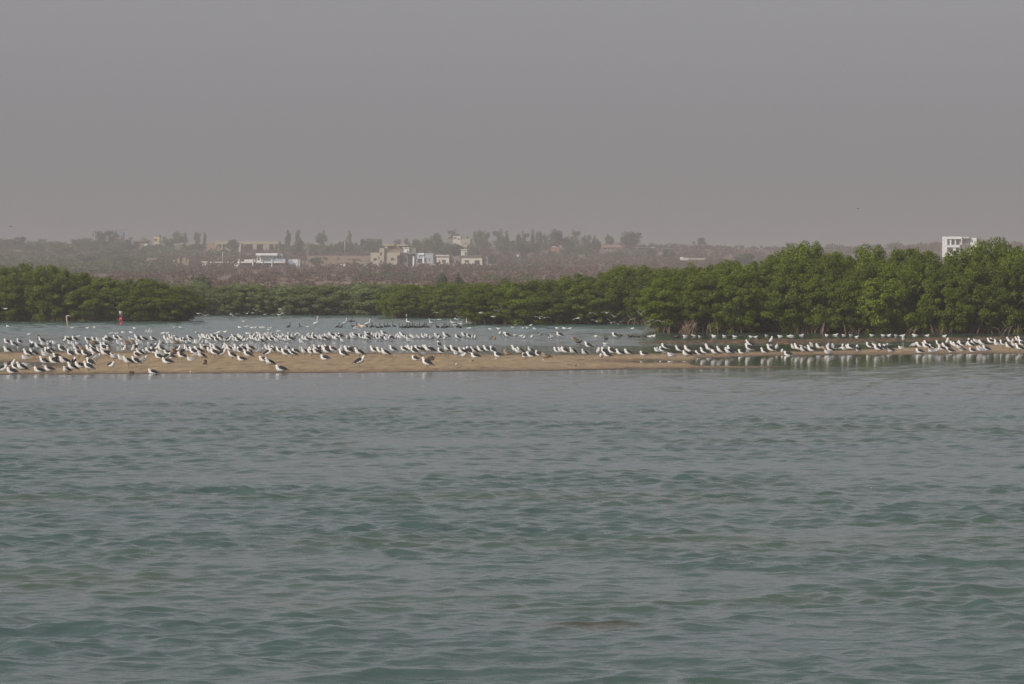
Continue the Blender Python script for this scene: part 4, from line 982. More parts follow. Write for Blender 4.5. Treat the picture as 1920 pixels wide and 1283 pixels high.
TILES = [
(0, 600, "40,925,rRd 190,900,sRd 390,960,sLd 210,970,rLd 275,945,sAd 700,955,rLd 880,925,rLd 140,640,sLd 135,465,hLd 250,500,sLd 350,445,sLd 690,375,sFj 750,425,sLd 585,470,sLg 690,540,sLd 570,535,sAd 500,700,sLd 610,695,sLd 450,715,rLg 775,475,hLg 880,502,sLd 905,458,hAg 980,462,hLg 1110,615,sLd 860,672,sLd 915,622,hLd 1020,692,rLd 810,705,sLg 790,818,sLd 965,845,hLd 1020,792,pRd 1160,850,hLd 1300,948,sLd 1330,845,sAd 1200,945,rLd 1440,868,rLd 1590,945,sLd 1625,870,sLd 1270,695,sLd 1420,692,hLd 1375,590,sLd 1480,605,sLj 1530,695,hLd 1620,622,sLd 1620,745,hRd 1740,755,sRg 1685,655,sLd 1800,642,sLd 1890,695,sLd 1865,592,hLd 1170,418,sFd 1222,412,hLd 1270,402,hFd 1350,412,hLd 1255,462,hLg 1312,472,hLg 1400,478,hLg 1580,425,hLd 1700,410,sLd 1775,418,hLg 1835,485,sLg 1600,472,hFg 1690,475,hLj 1670,548,sLd 1905,425,pLd 1905,505,hLd"),
(200, 600, "40,402,sLd 10,425,hLd 165,378,hLd 240,372,hLd 270,405,hLg 210,462,hLg 295,482,hLg 360,485,sLj 425,388,hFg 480,408,hLg 552,372,sLd 575,405,hLd 665,400,hLd 515,438,hLg 470,455,hLj 560,458,hLg 605,452,sLg 775,456,rLg 832,396,hLd 320,605,sFd 475,608,sFd 520,575,sAd 130,745,sLg 30,605,sFd 20,692,hLd 260,775,sLg 80,848,rRd 385,850,sLd 525,838,sLd 660,790,sRg 540,715,hLd 600,675,sLd 690,668,hFg 770,655,hLd 845,655,sLd 900,585,sFd 935,575,sLd 985,605,hLd 945,685,hLg 935,750,sLd 1090,622,rLd 1085,742,hRd 1160,702,rLd 1085,792,rLd 1210,616,rLj 1370,645,sRd 1270,612,hRd 1470,622,sLd 1560,665,sLd 1640,622,sLd 1650,640,hLd 1745,605,sFd 1790,575,hLd 1800,602,hLj 1830,565,hLg 1880,658,hLd 1910,570,sLd 1350,740,hLd 1510,747,rLg 1625,705,hRg 1710,735,sLd 1760,802,rFj 830,968,rLd 985,452,hLg 1080,402,hLd 1132,405,hLg 1110,455,hLg 1165,365,sLd 1205,395,hLd 1250,392,hLd 1282,408,hLg 1190,455,hLg 1245,465,hLj 1360,422,hLd 1402,425,hLd 1490,372,hLd 1455,455,hLg 1510,432,hLg 1590,455,hFg 1622,458,hLg 1652,452,hFg 1735,448,hFg 1812,442,hLg 1690,402,hFg 1698,355,sLg 1757,360,hLd 1792,372,hLd 1832,384,hLd 1882,385,sLd 1812,346,hFg"),
(400, 580, "60,605,sLd 110,562,hLd 155,602,hLd 215,602,hLg 272,602,hRd 10,552,hLd 380,602,hLd 382,562,sLd 442,612,hLd 440,542,sFg 487,550,sLd 522,557,hLd 510,572,hFg 552,602,hFg 600,592,sRg 675,502,hFg 730,506,hFg 702,577,hLd 742,582,hLd 802,542,sFg 852,507,hLg 882,582,sLd 932,587,hLd 805,612,hLd 852,617,hLd 922,502,hFg 967,507,hLg 1012,492,hLg 1050,502,hFg 1112,502,hRg 992,572,hLg 1042,602,hLd 1102,592,hLd 1150,552,hFg 1132,607,hLg 1187,582,hLg 1202,527,hLg 1252,572,hLd 1277,522,hLg 1302,592,hLg 1332,577,hLd 1382,592,hLd 1365,502,hFg 1410,512,sFg 1440,552,hFg 1480,502,hFg 1550,502,hLg 1585,635,sLg 1610,562,hFg 1642,582,hLd 1692,592,hLd 1702,512,hFg 1732,552,hFg 1762,552,hLg 1790,502,hFg 1812,562,hLd 1872,552,hLg 1900,572,hFg 60,808,sLd 20,872,hLd 187,765,sFd 150,882,sRd 245,785,sLg 292,792,sLd 355,792,hLd 335,915,sLd 440,795,sLd 402,805,hLg 482,835,hLd 530,792,hLd 470,765,hRd 602,765,sLg 662,785,hLd 620,908,sLd 655,855,hLd 505,935,rLd 850,805,hRg 985,765,sLd 1050,815,sLd 1112,805,hLd 1195,825,sLd 980,875,sRd 1300,885,hLd 1337,775,hFd 1420,885,sLd 1480,845,pLd 1645,855,sLd 1762,865,hLd 1862,795,sLd 1792,845,hLd 1862,865,hLd 905,948,rLd 1015,1055,sLd 1215,1125,rLd"),
(600, 580, "45,592,sLd 92,592,hLd 117,527,hLg 182,522,hLg 212,527,hLd 160,582,hFg 265,572,hLd 305,577,hLd 325,532,sLd 372,527,hLd 340,562,hFg 410,615,sLg 505,562,hFg 550,502,hFg 590,547,hLg 627,522,hLd 690,507,hFg 742,547,hLd 802,562,hLg 850,572,hLd 855,512,sLd 892,497,hLd 935,502,hFg 1005,492,sFg 990,532,hFg 1042,567,hLd 1092,572,hLd 1097,512,hLg 1135,537,hFg 1152,492,sLd 1192,577,hLg 1217,512,hLg 1240,572,hFg 1292,572,hLd 1375,542,hFg 1412,547,hFg 1415,502,hFg 1452,557,hLg 1477,512,sLd 1512,547,hLd 1555,562,hFg 1592,602,hLg 1580,547,hFg 1652,522,sLg 1692,552,hLg 1750,542,hFg 1792,552,hLg 1840,512,sFg 1895,532,sFg 1872,552,hLg 20,785,hLd 87,792,hLd 142,772,hLd 228,795,hLd 120,838,sLd 415,895,sLd 402,802,hLg 515,835,sLd 562,802,pLd 612,802,pLj 705,875,sLd 975,825,sLd 1092,842,hLd 1180,875,sLd 1315,785,sLd 1515,802,hLd 1592,792,hLd 1642,802,hLd 1695,838,sLd 1772,802,hLd 1842,802,hLd 1832,837,rLg 1912,792,sLd 85,918,rLd 710,1045,sRd 1715,922,rLd 1925,1075,sLd"),
(800, 580, "22,542,hLd 80,557,hFg 192,542,hLd 207,557,hFg 352,532,sLd 320,562,hFg 562,547,hLd 682,522,hLd 762,537,hLd 827,542,hFg 872,557,hFg 1200,542,rRj 1320,482,hFg 1390,482,hFg 1452,522,hLd 1757,547,hFg 1892,542,hFg 225,692,sLd 35,812,sLd 92,802,hLd 255,835,hLd 375,802,sLd 497,822,sLd 645,852,sLd 722,842,hLd 762,842,hLd 855,832,sLd 975,812,sLd 1090,792,sLd 1195,802,sLd 542,832,rLg 660,857,rFg 875,882,rLd 1285,867,rLd 1455,822,rLj 80,922,rRj 1602,792,sLd 1695,832,sLd 1650,835,hLg 1765,872,rLd 1872,802,sLd 1875,867,rLd"),
(1000, 590, "340,442,hLg 475,422,hLd 735,462,rLj 1475,432,hLd 990,622,sLd 95,747,rLd 232,782,rLj 430,712,hLd 545,702,hLd 502,722,hLg 570,737,hLd 715,752,sLd 925,772,sLd 1180,725,sFg 1170,740,hFg 1285,762,sLd 1225,777,rFg 1330,764,rLd 1412,747,hLd 1558,772,sLd 1705,762,hLd"),
(1200, 600, "65,647,rLd 303,595,sFg 312,602,hLg 405,622,hLd 452,552,hLd 562,667,rLg 705,595,sLd 842,652,rLd 872,622,hLd 932,642,rLd 1062,637,rLd 1155,655,sLd 1252,602,sLd 1352,665,pLd 1455,645,sLd 1552,622,sFd 1602,660,sLd 1645,632,sLd 1832,612,rLd"),
(1400, 600, "55,495,sLd 45,595,sLd 435,432,sFd 320,645,sLd 440,612,sLd 540,552,sFg 642,592,rFg 745,642,rLd 852,572,sLd 932,592,sLd 1012,592,sLd 1042,592,hLg 1025,622,hLd 1170,625,sLd 1165,502,hAg 1312,572,hLd 1410,592,pLj 1460,532,sFg 1505,612,sLd 1462,617,rLg 1555,552,sAg 1680,572,hRd 1752,582,pLg 1832,562,hLg 1872,572,hLd"),
(1600, 600, "92,622,sAd 295,545,hLd 390,535,sLg 445,602,sLd 525,582,sLd 602,582,hLd 672,577,rLd 580,505,hRg 862,532,rLg 905,402,sFg 1090,512,hRg 1202,542,hLd 1195,602,rLd 1315,562,sLd 1332,502,hLd 1422,562,hLd 1402,592,rLg 1512,612,sRg 1545,502,sLd 1592,592,hLd 1692,470,hFd 1735,462,hFd 1662,562,hLd 1742,592,rLd 1802,512,hLd 1855,542,hLd 1890,452,hFg 1912,572,hLg"),
(1720, 600, "802,512,hLd 802,567,rLd 912,472,sAd 902,517,hFg 962,522,hLd 1012,502,hLd 1062,452,hLg 992,582,rLd 1152,492,pLd 1172,502,hLd 1122,602,sLg 1162,602,sLg 1245,602,sLd 1322,462,hLd 1372,452,hLd 1442,472,sLd 1432,502,hLg 1545,502,sLd 1672,452,sLd 1722,452,hFg 1652,562,sLd 1742,512,hLg 1812,422,sLd 1872,442,sLd 1842,592,sLd 1882,502,hLd 1907,482,hLg"),
]
gl = []
br = random.Random(77)
for tx, ty, s_ in TILES:
    for e in s_.split():
        x, y, c = e.split(','); gl.append((tx + float(x) / 9.6, ty + float(y) / 9.6, c))
gull_objs = []
def land_z(px, py):
    s = float(land(np.array(px), np.array(py))); hh = max(min(s / 9.0, 1.0), -1.5)
    z = 0.004 + 0.062 * hh ** 0.8 if hh > 0 else 0.0
    mz = float(mud(np.array(px), np.array(py), 0.0))
    return z if hh > 0 else (0.01 if mz > 0 else -0.03)
proto = {}
dirr = {'L': 0, 'F': 90, 'R': 180, 'A': -90}
for px, py, c in gl:
    pose, di, pl = c
    # settle on the bar: rows were read in the photo, so allow for the height of the sand
    D = dist(py); z = 0.0
    for _ in range(4):
        gx, gy = plane_px(wx(px, D), D); z = land_z(gx, gy); D = dist(py, max(z, -0.0) if z > 0 else 0.0)
    if z < 0 and pose != 'r': z = -0.045
    if z < 0 and pose == 'r': z = -0.035
    X = wx(px, D); k = br.randrange(3 if pose in 'shr' else 2)
    yaw = R(dirr[di] + br.gauss(0, 24) + (-8 if di == 'L' else 0)); sc = br.uniform(0.86, 1.06) * (0.84 if pl == 'g' else 1.0)
    key = (pose, pl, k)
    if key not in proto:
        d = GULLS[key]
        root = link(NAMEW[pl], d['body'])
        root.location = (X, D, z); root.rotation_euler = (0, 0, yaw); root.scale = (sc * .9, sc * 1.04, sc * 1.04)
        for kk in ('wing-1', 'wing1', 'bill', 'leg-1', 'leg1', 'tail'):
            if kk in d: link(kk.rstrip('-1'), d[kk], root)
        proto[key] = root; o = root
    else:
        o = copy_thing(proto[key], (X, D, z), yaw, (sc * .9, sc * 1.04, sc * 1.04))
    place = "on the sandbar" if z > 0 and py > 650 else "in shallow water"
    gull_objs.append((o, px, py, (PLW[pl], POSEW[pose], DIRW[di], place, seg(px)), pl))
def label_sorted(items):
    """items (o, px, key words): the same words get an ordinal from the left"""
    by = {}
    for it in items: by.setdefault(it[2], []).append(it)
    for key, lst in by.items():
        lst.sort(key=lambda a: a[1])
        for i, (o, px, kw) in enumerate(lst):
            yield o, kw, i, len(lst)
for o, kw, i, n in label_sorted([(g[0], g[1], g[3]) for g in gull_objs]):
    lab = f"{kw[0]} {kw[1]} {kw[2]} {kw[3]} {kw[4]}"
    if n > 1: lab += ", leftmost" if i == 0 else (", rightmost" if i == n - 1 else f", {ordinal(i + 1)} from left")
    w = lab.split()
    if len(w) > 16: lab = lab.replace(" the sandbar", " sandbar").replace("in shallow water", "in shallows").replace(" from left", "")
    o['label'] = lab
for o, px, py, kw, pl in gull_objs:
    o['category'] = "gull"; o['group'] = GROUPW[pl]

# --- small white terns floating, standing and flying
def tern_sit():
    mb = MB(); mb.loft([(.14, 0, .075), (.08, 0, .07), (0, 0, .06), (-.07, 0, .075), (-.10, 0, .11), (-.12, 0, .13), (-.145, 0, .125)], [.01, .035, .06, .055, .036, .032, .010], [.008, .035, .062, .055, .036, .032, .010], n=10)
    b = mb.data("body", M_bw, True); ws = []
    for s in (-1, 1):
        w = MB(); w.loft([(-.06, s * .035, .09), (.0, s * .043, .09), (.09, s * .028, .08), (.18, s * .006, .065)], [.008, .014, .012, .003], [.02, .034, .024, .005], n=8); ws.append(w.data("wing", M_bg, True))
    bl = MB(); bl.loft([(-.146, 0, .13), (-.19, 0, .122)], [.007, .002], n=6)
    return b, ws, bl.data("bill", M_bill, True)
def flyer(span, L, up, sweep, mats, wing_mat, tipmat=None, neck=0.0, bend=0.35):
    """body with two spread wings; up = wing rise in radians at the root"""
    mb = MB(); mb.loft([(.55 * L, 0, 0), (.40 * L, 0, 0), (.15 * L, 0, -.005), (-.12 * L, 0, -.005), (-.30 * L, 0, .01), (-.40 * L - neck, 0, .02), (-.47 * L - neck, 0, .016), (-.52 * L - neck, 0, .01)],
                       [.09 * L, .04 * L, .10 * L, .12 * L, .08 * L, .065 * L, .055 * L, .02 * L], [.012 * L, .03 * L, .09 * L, .11 * L, .08 * L, .065 * L, .055 * L, .02 * L], n=10)
    b = mb.data("body", mats, True); ws = []
    for s in (-1, 1):
        w = MB(); P = []; ch = []
        for i, u in enumerate((0.0, .25, .5, .75, .92, 1.0)):
            y = 0; zz = 0
            th1 = up; th2 = up - bend
            du = min(u, .45); y = du * cos(th1); zz = du * sin(th1)
            if u > .45: y += (u - .45) * cos(th2); zz += (u - .45) * sin(th2)
            x = -0.04 * sin(pi * min(u * 1.6, 1)) + sweep * max(0, u - .4) ** 1.3
            P.append(Vector((x, s * (y * span / 2 + .03 * L), zz * span / 2 + .04 * L))); ch.append([.16, .17, .145, .11, .06, .015][i] * span * 0.42)
        v = []
        for p, c_ in zip(P, ch):
            v += [p + Vector((-c_ * .5, 0, 0)), p + Vector((0, 0, .012 * span)), p + Vector((c_ * .55, 0, -.002)), p + Vector((0, 0, -.004))]
        q = []
        for i in range(5):
            for k in range(4): q.append((i * 4 + k, i * 4 + (k + 1) % 4, (i + 1) * 4 + (k + 1) % 4, (i + 1) * 4 + k))
        q += [(0, 1, 2, 3), (20, 21, 22, 23)]
        w.add([tuple(a) for a in v], q); me = w.data("wing", wing_mat, True)
        if tipmat:
            me.materials.append(tipmat); mi = np.zeros(len(me.polygons), dtype=np.int32); mi[12:20] = 1; mi[21] = 1; me.polygons.foreach_set("material_index", mi)
        ws.append(me)
    bl = MB(); x = -.515 * L - neck; bl.loft([(x, 0, .01), (x - .12 * L, 0, .004)], [.014 * L, .004 * L], n=6)
    return b, ws, bl.data("bill", M_bill, True)
def bird_proto(name, parts):
    b, ws, bl = parts; root = link(name, b)
    for w in ws: link("wing", w, root)
    link("bill", bl, root); return root
used = {}
def place_bird(key, maker, name, loc, yaw, roll=0.0, sc=1.0):
    if key not in used:
        o = bird_proto(name, maker()); used[key] = o; o.location = loc; o.scale = (sc,) * 3; o.rotation_euler = (roll, 0, yaw); return o
    o = copy_thing(used[key], loc, yaw, sc); o.rotation_euler = (roll, 0, yaw); return o
TERNS = "14,613.5 163.7,616 178,615.8 135,616 207.8,627 218.2,627 231,624.8 246.4,625.2 253,617.5 276,624 281,624 305.3,626.5 313.5,626 327.5,615.8 338.3,615.5 369,625.3 53.5,628.5 146,633 405.8,627 410,624.4 422,624 449.5,616 462,614.4 471.8,616 477,616 489.6,616 495.3,616 506,616.5 523.4,623 483.3,626 464.4,626.9 576,614.5 919.3,618.5 934.4,618 879.7,617 962,616 981.8,617 990.6,617 995.3,611.5 966.7,631.2 977,631.6 1003,618 1045,617.5 1058.3,617.5 1068.2,617.5 1185.9,617.5 1116.9,632 1135.5,647 1218.8,632.8 1226,631.6 1284.9,632.8 1301,632 1312.5,633 1338.7,632.5 1358.3,631.8 1378.1,633.3 1408.3,633.4 1416.7,633.4 1437.5,631.5 1463,633 1479.2,631.8 1485.4,631.8 1503,630.4 1550,630.4 1566.7,630 1582.3,630.4 1595.8,631.3 1606,633.5 1635,631 1656,630.5 1667,630.6 1680.5,632 1692,631.6 1715.5,631 1738.5,631 1771,632.4"
items = []
for e in TERNS.split():
    px, py = map(float, e.split(',')); D = dist(py); yaw = R(br.choice([0, 0, 180, 30, 150, -40]) + br.uniform(-20, 20))
    z = -0.02 if float(mud(np.array(px), np.array(py), 0.0)) < 0 else 0.0
    o = place_bird('tern_sit', tern_sit, "small_tern", (wx(px, D), D, z), yaw, 0, br.uniform(.95, 1.25)); items.append((o, px, ("small white tern sitting on the water", "far" if py < 620 else "mid", seg(px))))
for o, kw, i, n in label_sorted(items):
    lab = f"small white tern on {'the far teal water' if kw[1] == 'far' else 'the grey shallows'} {kw[2]}"
    if n > 1: lab += ", leftmost" if i == 0 else f", {ordinal(i + 1)} from left"
    tag(o, lab, "tern", "white terns on the lagoon")
# flying terns: px, py, distance, wing pose, yaw
mk = {'u': lambda: flyer(.74, .34, .75, .18, M_bw, M_bg, None), 'f': lambda: flyer(.74, .34, .25, .18, M_bw, M_bg, None, bend=.5), 'd': lambda: flyer(.74, .34, -.15, .16, M_bw, M_bg, None, bend=.5)}
FLY = [(10, 579, 255, 'f', 160), (386, 592, 300, 'f', 40), (433.5, 590, 340, 'u', 20), (446, 589, 340, 'f', 70), (463, 588.5, 340, 'u', 120), (474, 587, 340, 'f', 10), (479, 583, 340, 'u', 80), (497, 590, 345, 'f', 0), (511, 590, 345, 'f', 60), (523, 590, 345, 'd', 0), (530, 588.5, 330, 'u', 30),
       (525, 580, 330, 'f', 0), (494, 535, 330, 'u', 60), (437.5, 593.5, 320, 'u', 50), (372, 588, 320, 'd', 10), (381, 590, 320, 'u', 70), (819.5, 586, 262, 'd', 100), (824.5, 599.5, 280, 'f', 0), (855, 598.6, 285, 'f', 20), (861.5, 597.5, 285, 'u', 70), (873.5, 604, 275, 'f', 90), (902, 587, 262, 'f', 0), (935, 584.5, 262, 'u', 80), (925, 594, 262, 'f', 0),
       (1012.5, 597.5, 248, 'f', 95), (1021.4, 596, 248, 'f', 85), (1083, 597, 242, 'd', 130), (1107.5, 587.5, 250, 'd', 70), (1137, 587, 250, 'f', 110), (1118.5, 602.8, 255, 'f', 100), (1153, 594.5, 255, 'u', 60), (1146, 605.7, 262, 'u', 95), (1159, 608.5, 268, 'u', 90), (1183.4, 599.5, 255, 'u', 85), (1202, 589, 250, 'u', 90), (1217, 603, 250, 'f', 60), (1219, 609, 258, 'd', 100), (1238, 603, 246, 'f', 80),
       (505, 619, 250, 'u', 30), (523, 622, 240, 'f', 0), (666.7, 616.8, 240, 'f', 40), (853, 610, 262, 'f', 0), (848, 612.5, 262, 'f', 60), (867, 608.5, 262, 'u', 40), (863, 607, 262, 'd', 10), (275.6, 621.5, 250, 'f', 30), (280.7, 622, 250, 'u', 10), (962, 614, 262, 'u', 100), (990.6, 615.3, 262, 'u', 60)]
items = []
for px, py, D, w, yw in FLY:
    o = place_bird('fly' + w, mk[w], "flying_tern", (wx(px, D), D, wz(py, D)), R(yw), R(br.uniform(-18, 18)), br.uniform(.9, 1.15))
    pos = {'u': "wings raised", 'f': "wings spread flat", 'd': "wings arched down"}[w]
    items.append((o, px, (pos, seg(px))))
for o, kw, i, n in label_sorted(items):
    lab = f"white tern flying with {kw[0]} {kw[1]}" + ("" if n == 1 else (", leftmost" if i == 0 else f", {ordinal(i + 1)} from left"))
    tag(o, lab, "flying tern", "white terns flying over the lagoon")
# three big gulls on the wing, one dark bird flying
mkg = {'u': lambda: flyer(1.30, .50, .80, .30, M_bw, M_bg, M_tip, bend=.35), 'f': lambda: flyer(1.32, .52, .30, .30, M_bw, M_wd, M_tip, bend=.55)}
for px, py, D, w, yw, lab in [(456, 603, 265, 'u', 115, "large white gull flapping with raised wings above the far teal water"), (1014.5, 627.5, 215, 'f', 60, "dark-winged gull gliding low over the lagoon below the middle mangroves"), (1033.5, 633.5, 222, 'f', 40, "dark-winged gull just landing beside the gliding one")]:
    o = place_bird('g' + w, mkg[w], "flying_gull", (wx(px, D), D, wz(py, D)), R(yw), R(12), 0.95 if w == 'f' else .8); tag(o, lab, "flying gull", "large gulls flying")
for px, py, D, sc, lab in [(657.5, 602.5, 300, .95, "black cormorant flying low over the far water"), (1607.5, 391.5, 330, .32, "tiny dark bird high in the empty sky"), (20, 425, 420, .5, "faint dark bird in the sky at far left")]:
    o = place_bird('corm', lambda: flyer(1.1, .7, .5, .12, M_corm, M_corm, None, neck=.12), "flying_dark_bird", (wx(px, D), D, wz(py, D)), R(150), R(-20), sc); tag(o, lab, "flying bird")
# --- cormorants swimming in a long raft
def corm(k):
    r = random.Random(k); mb = MB(); nl = r.uniform(.20, .30)
    mb.loft([(.40, 0, .03), (.26, 0, .07), (.10, 0, .09), (-.08, 0, .09), (-.20, 0, .11), (-.245, 0, .11 + nl * .45), (-.235, 0, .11 + nl * .85), (-.26, 0, .13 + nl), (-.30, 0, .13 + nl)],
            [.02, .07, .12, .125, .08, .05, .044, .05, .016], [.01, .05, .10, .10, .07, .05, .044, .045, .014], n=10)
    ws = []
    for s in (-1, 1):
        w = MB(); w.loft([(-.14, s * .06, .13), (.0, s * .085, .13), (.16, s * .06, .11), (.30, s * .02, .07)], [.01, .022, .02, .005], [.03, .05, .04, .01], n=8); ws.append(w.data("wing", M_corm, True))
    bl = MB(); bl.loft([(-.295, 0, .13 + nl), (-.36, 0, .125 + nl)], [.012, .004], n=6)
    return mb.data("body", M_corm, True), ws, bl.data("bill", M_bill, True)
CORM = "541.1,614.6,R 563.3,615,A 632.8,615,R 639.4,615.6,R 662.5,614.4,L 671.5,614.4,L 683,614.6,R 686.5,614.6,R 695.5,615,R 699,615,L 707.3,615,L 715,614.8,L 723,614.8,L 729.5,614.6,L 739,614.3,L 751.5,615,L 757.5,615,L 761,613.5,R 765.6,615,R 770.8,615,L 776,615.2,L 779.2,615,L 785.4,615.2,L 789.5,615,L 793.8,613.8,R 797.9,615,L 802.1,615,L 820.3,615,L 830.2,615,R 835.4,615,L 839,615,L 845.8,614.5,L 858.3,615,L 862.5,615,L"
items = []
for i, e in enumerate(CORM.split()):
    px, py, d_ = e.split(','); px, py = float(px), float(py); D = dist(py) + br.uniform(-3, 3); k = i % 3
    o = place_bird('c%d' % k, lambda k=k: corm(k), "cormorant", (wx(px, D), D, -0.01), R({'L': 0, 'R': 180, 'A': -80}[d_] + br.uniform(-35, 35)), 0, br.uniform(.9, 1.1)); o.scale = (.5, .7, .95); items.append((o, px, ("c", 0)))
n = len(items)
for o, kw, i, n in label_sorted(items):
    tag(o, "black cormorant swimming in the far raft, " + ("leftmost of all" if i == 0 else f"{ordinal(i + 1)} of them from left"), "cormorant", "cormorants rafting on the far water")
# dark waders and coots in the strip before the right mangroves
items = []
for e in "1085.5,645,1.0 1136.5,638,1.1 1160.5,633.8,.8 1164.5,630.5,.7 1181.8,633.3,.9 1189.6,633.6,.9 1196.5,633.4,.7 1209.4,632,.7 1270,634.8,1.0 1282.3,632.5,.8 1296.5,632.5,.6 1344.8,633.5,.7 1366,633.5,.9 1389,632,.7 1226,631.2,.5".split():
    px, py, sc = map(float, e.split(',')); D = dist(py)
    def coot():
        mb = MB(); mb.loft([(.17, 0, .10), (.08, 0, .09), (-.03, 0, .09), (-.10, 0, .13), (-.12, 0, .18), (-.15, 0, .185)], [.02, .06, .075, .045, .03, .012], [.015, .06, .07, .045, .03, .012], n=10)
        ws = []
        for s in (-1, 1):
            w = MB(); w.loft([(-.06, s * .05, .12), (.04, s * .06, .12), (.17, s * .02, .11)], [.01, .016, .004], [.03, .04, .01], n=8); ws.append(w.data("wing", M_wj, True))
        bl = MB(); bl.loft([(-.145, 0, .185), (-.21, 0, .17)], [.008, .003], n=6)
        return mb.data("body", M_corm, True), ws, bl.data("bill", M_dleg, True)
    o = place_bird('coot', coot, "dark_wader", (wx(px, D), D, 0.0), R(br.choice([10, 170, -60])), 0, sc * 1.15); items.append((o, px, (seg(px),)))
for o, kw, i, n in label_sorted(items):
    tag(o, f"small dark wading bird in grey shallows {kw[0]}" + ("" if n == 1 else (", leftmost" if i == 0 else f", {ordinal(i + 1)} from left")), "wader", "small dark waders")
# egrets
def egret(nh, lean=0.0, legs=True):
    mb = MB(); b = .30 if legs else .08
    mb.loft([(.24, 0, b), (.12, 0, b + .05), (.0, 0, b + .08), (-.09, 0, b + .12), (-.12, 0, b + .19), (-.10 + lean, 0, b + .19 + nh * .35), (-.13 + lean, 0, b + .19 + nh * .7), (-.12 + lean, 0, b + .19 + nh), (-.16 + lean, 0, b + .20 + nh), (-.19 + lean, 0, b + .195 + nh)],
            [.02, .06, .085, .06, .035, .025, .022, .028, .026, .010], [.015, .05, .075, .06, .035, .025, .022, .028, .024, .010], n=10)
    ws = []
    for s in (-1, 1):
        w = MB(); w.loft([(-.07, s * .05, b + .12), (.05, s * .075, b + .09), (.18, s * .045, b + .05), (.28, s * .01, b)], [.01, .018, .015, .004], [.03, .05, .04, .01], n=8); ws.append(w.data("wing", M_bw, True))
    bl = MB(); bl.loft([(-.185 + lean, 0, b + .195 + nh), (-.28 + lean, 0, b + .18 + nh)], [.009, .003], n=6)
    lg = []
    for s in (-.03, .03):
        l = MB(); l.tube([(.02, s, b + .03), (.03, s, b * .5), (.01, s, -.02)], .009, .007, 6); lg.append(l.data("leg", M_dleg, True))
    return mb.data("body", M_bw, True), ws, bl.data("bill", M_bill, True), lg
for px, py, nh, yaw, lean, lab in [(592.5, 615, .34, 150, 0.0, "tall white egret with stretched neck on the far water, first from left"), (647, 614.8, .22, 200, .03, "grey white heron with curved neck beside swimming cormorants"),
        (690.3, 615.4, .18, 190, 0, "short white egret standing in the cormorant raft"), (764.6, 612.5, .42, 0, .04, "tallest white egret with upright neck among the cormorants"), (808, 614.6, .20, 30, 0, "white egret at the gap in the cormorant raft"),
        (848.5, 614.5, .10, 20, 0, "hunched white egret near the right end of the cormorants"), (876.3, 614, .20, 60, 0, "pinkish thin egret standing at the right end of the raft")]:
    D = dist(py); b_, ws, bl, lg = egret(nh, lean); o = link("egret", b_); o.location = (wx(px, D), D, -0.03); o.rotation_euler = (0, 0, R(yaw)); o.scale = (1.05,) * 3
    for w in ws: link("wing", w, o)
    link("bill", bl, o)
    for l in lg: link("leg", l, o)
    tag(o, lab, "egret", "egrets on the far water")
# pelicans
def pelican():
    mb = MB(); mb.loft([(.55, 0, .16), (.35, 0, .20), (.05, 0, .20), (-.25, 0, .20), (-.38, 0, .28), (-.36, 0, .42), (-.40, 0, .50), (-.47, 0, .50)], [.04, .17, .24, .20, .10, .06, .065, .03], [.03, .14, .19, .18, .10, .06, .06, .03], n=12)
    ws = []
    for s in (-1, 1):
        w = MB(); w.loft([(-.22, s * .14, .28), (.05, s * .20, .28), (.35, s * .13, .24), (.6, s * .02, .18)], [.02, .05, .04, .01], [.06, .12, .08, .02], n=8); ws.append(w.data("wing", M_pel, True))
    bl = MB(); bl.loft([(-.45, 0, .49), (-.55, 0, .42), (-.70, 0, .30)], [.03, .035, .008], [.03, .04, .008], n=8)
    return mb.data("body", M_pel, True), ws, bl.data("bill", M_bill, True)
for px, py, yaw, sc, lab in [(679.5, 614.3, 10, .62, "pinkish white pelican swimming left of the cormorant raft"), (668, 614.8, 200, .42, "small pinkish bird floating left of the pelican"), (841.8, 614, 160, .42, "pinkish bird floating in the right part of the cormorant raft")]:
    D = dist(py); o = place_bird('pel', pelican, "pelican", (wx(px, D), D, -.05), R(yaw), 0, sc); tag(o, lab, "pelican", "pinkish water birds")

# ------------------------------------------------------------------ person wading with a bucket, leaning post, litter
M_skin = simple("dark_skin", (0.075, 0.045, 0.032), 0.6, 0.1, 6)
M_shirt = simple("pink_red_cloth", (0.52, 0.085, 0.14), 0.85, 0.25, 5)
M_skirt = simple("dark_wet_cloth", (0.05, 0.02, 0.025), 0.8, 0.2, 5)
M_bucket = simple("white_bucket_plastic", (0.55, 0.55, 0.52), 0.5, 0.04, 3)
D = 312.0; X = wx(228, D)
def skin_body(name, verts, edges, radii, mat):
    me = bpy.data.meshes.new(name); me.from_pydata(verts, edges, []); o = link(name, me)
    md = o.modifiers.new("skin", 'SKIN')
    for i, (a, b_) in enumerate(radii): me.skin_vertices[0].data[i].radius = (a, b_)
    me.skin_vertices[0].data[0].use_root = True
    sb_ = o.modifiers.new("sub", 'SUBSURF'); sb_.levels = 2; sb_.render_levels = 2
    dg = bpy.context.evaluated_depsgraph_get(); ev = o.evaluated_get(dg); m2 = bpy.data.meshes.new_from_object(ev)
    bpy.data.objects.remove(o); m2.name = name; m2.materials.clear(); m2.materials.append(mat)
    m2.polygons.foreach_set("use_smooth", np.ones(len(m2.polygons), dtype=bool)); return m2
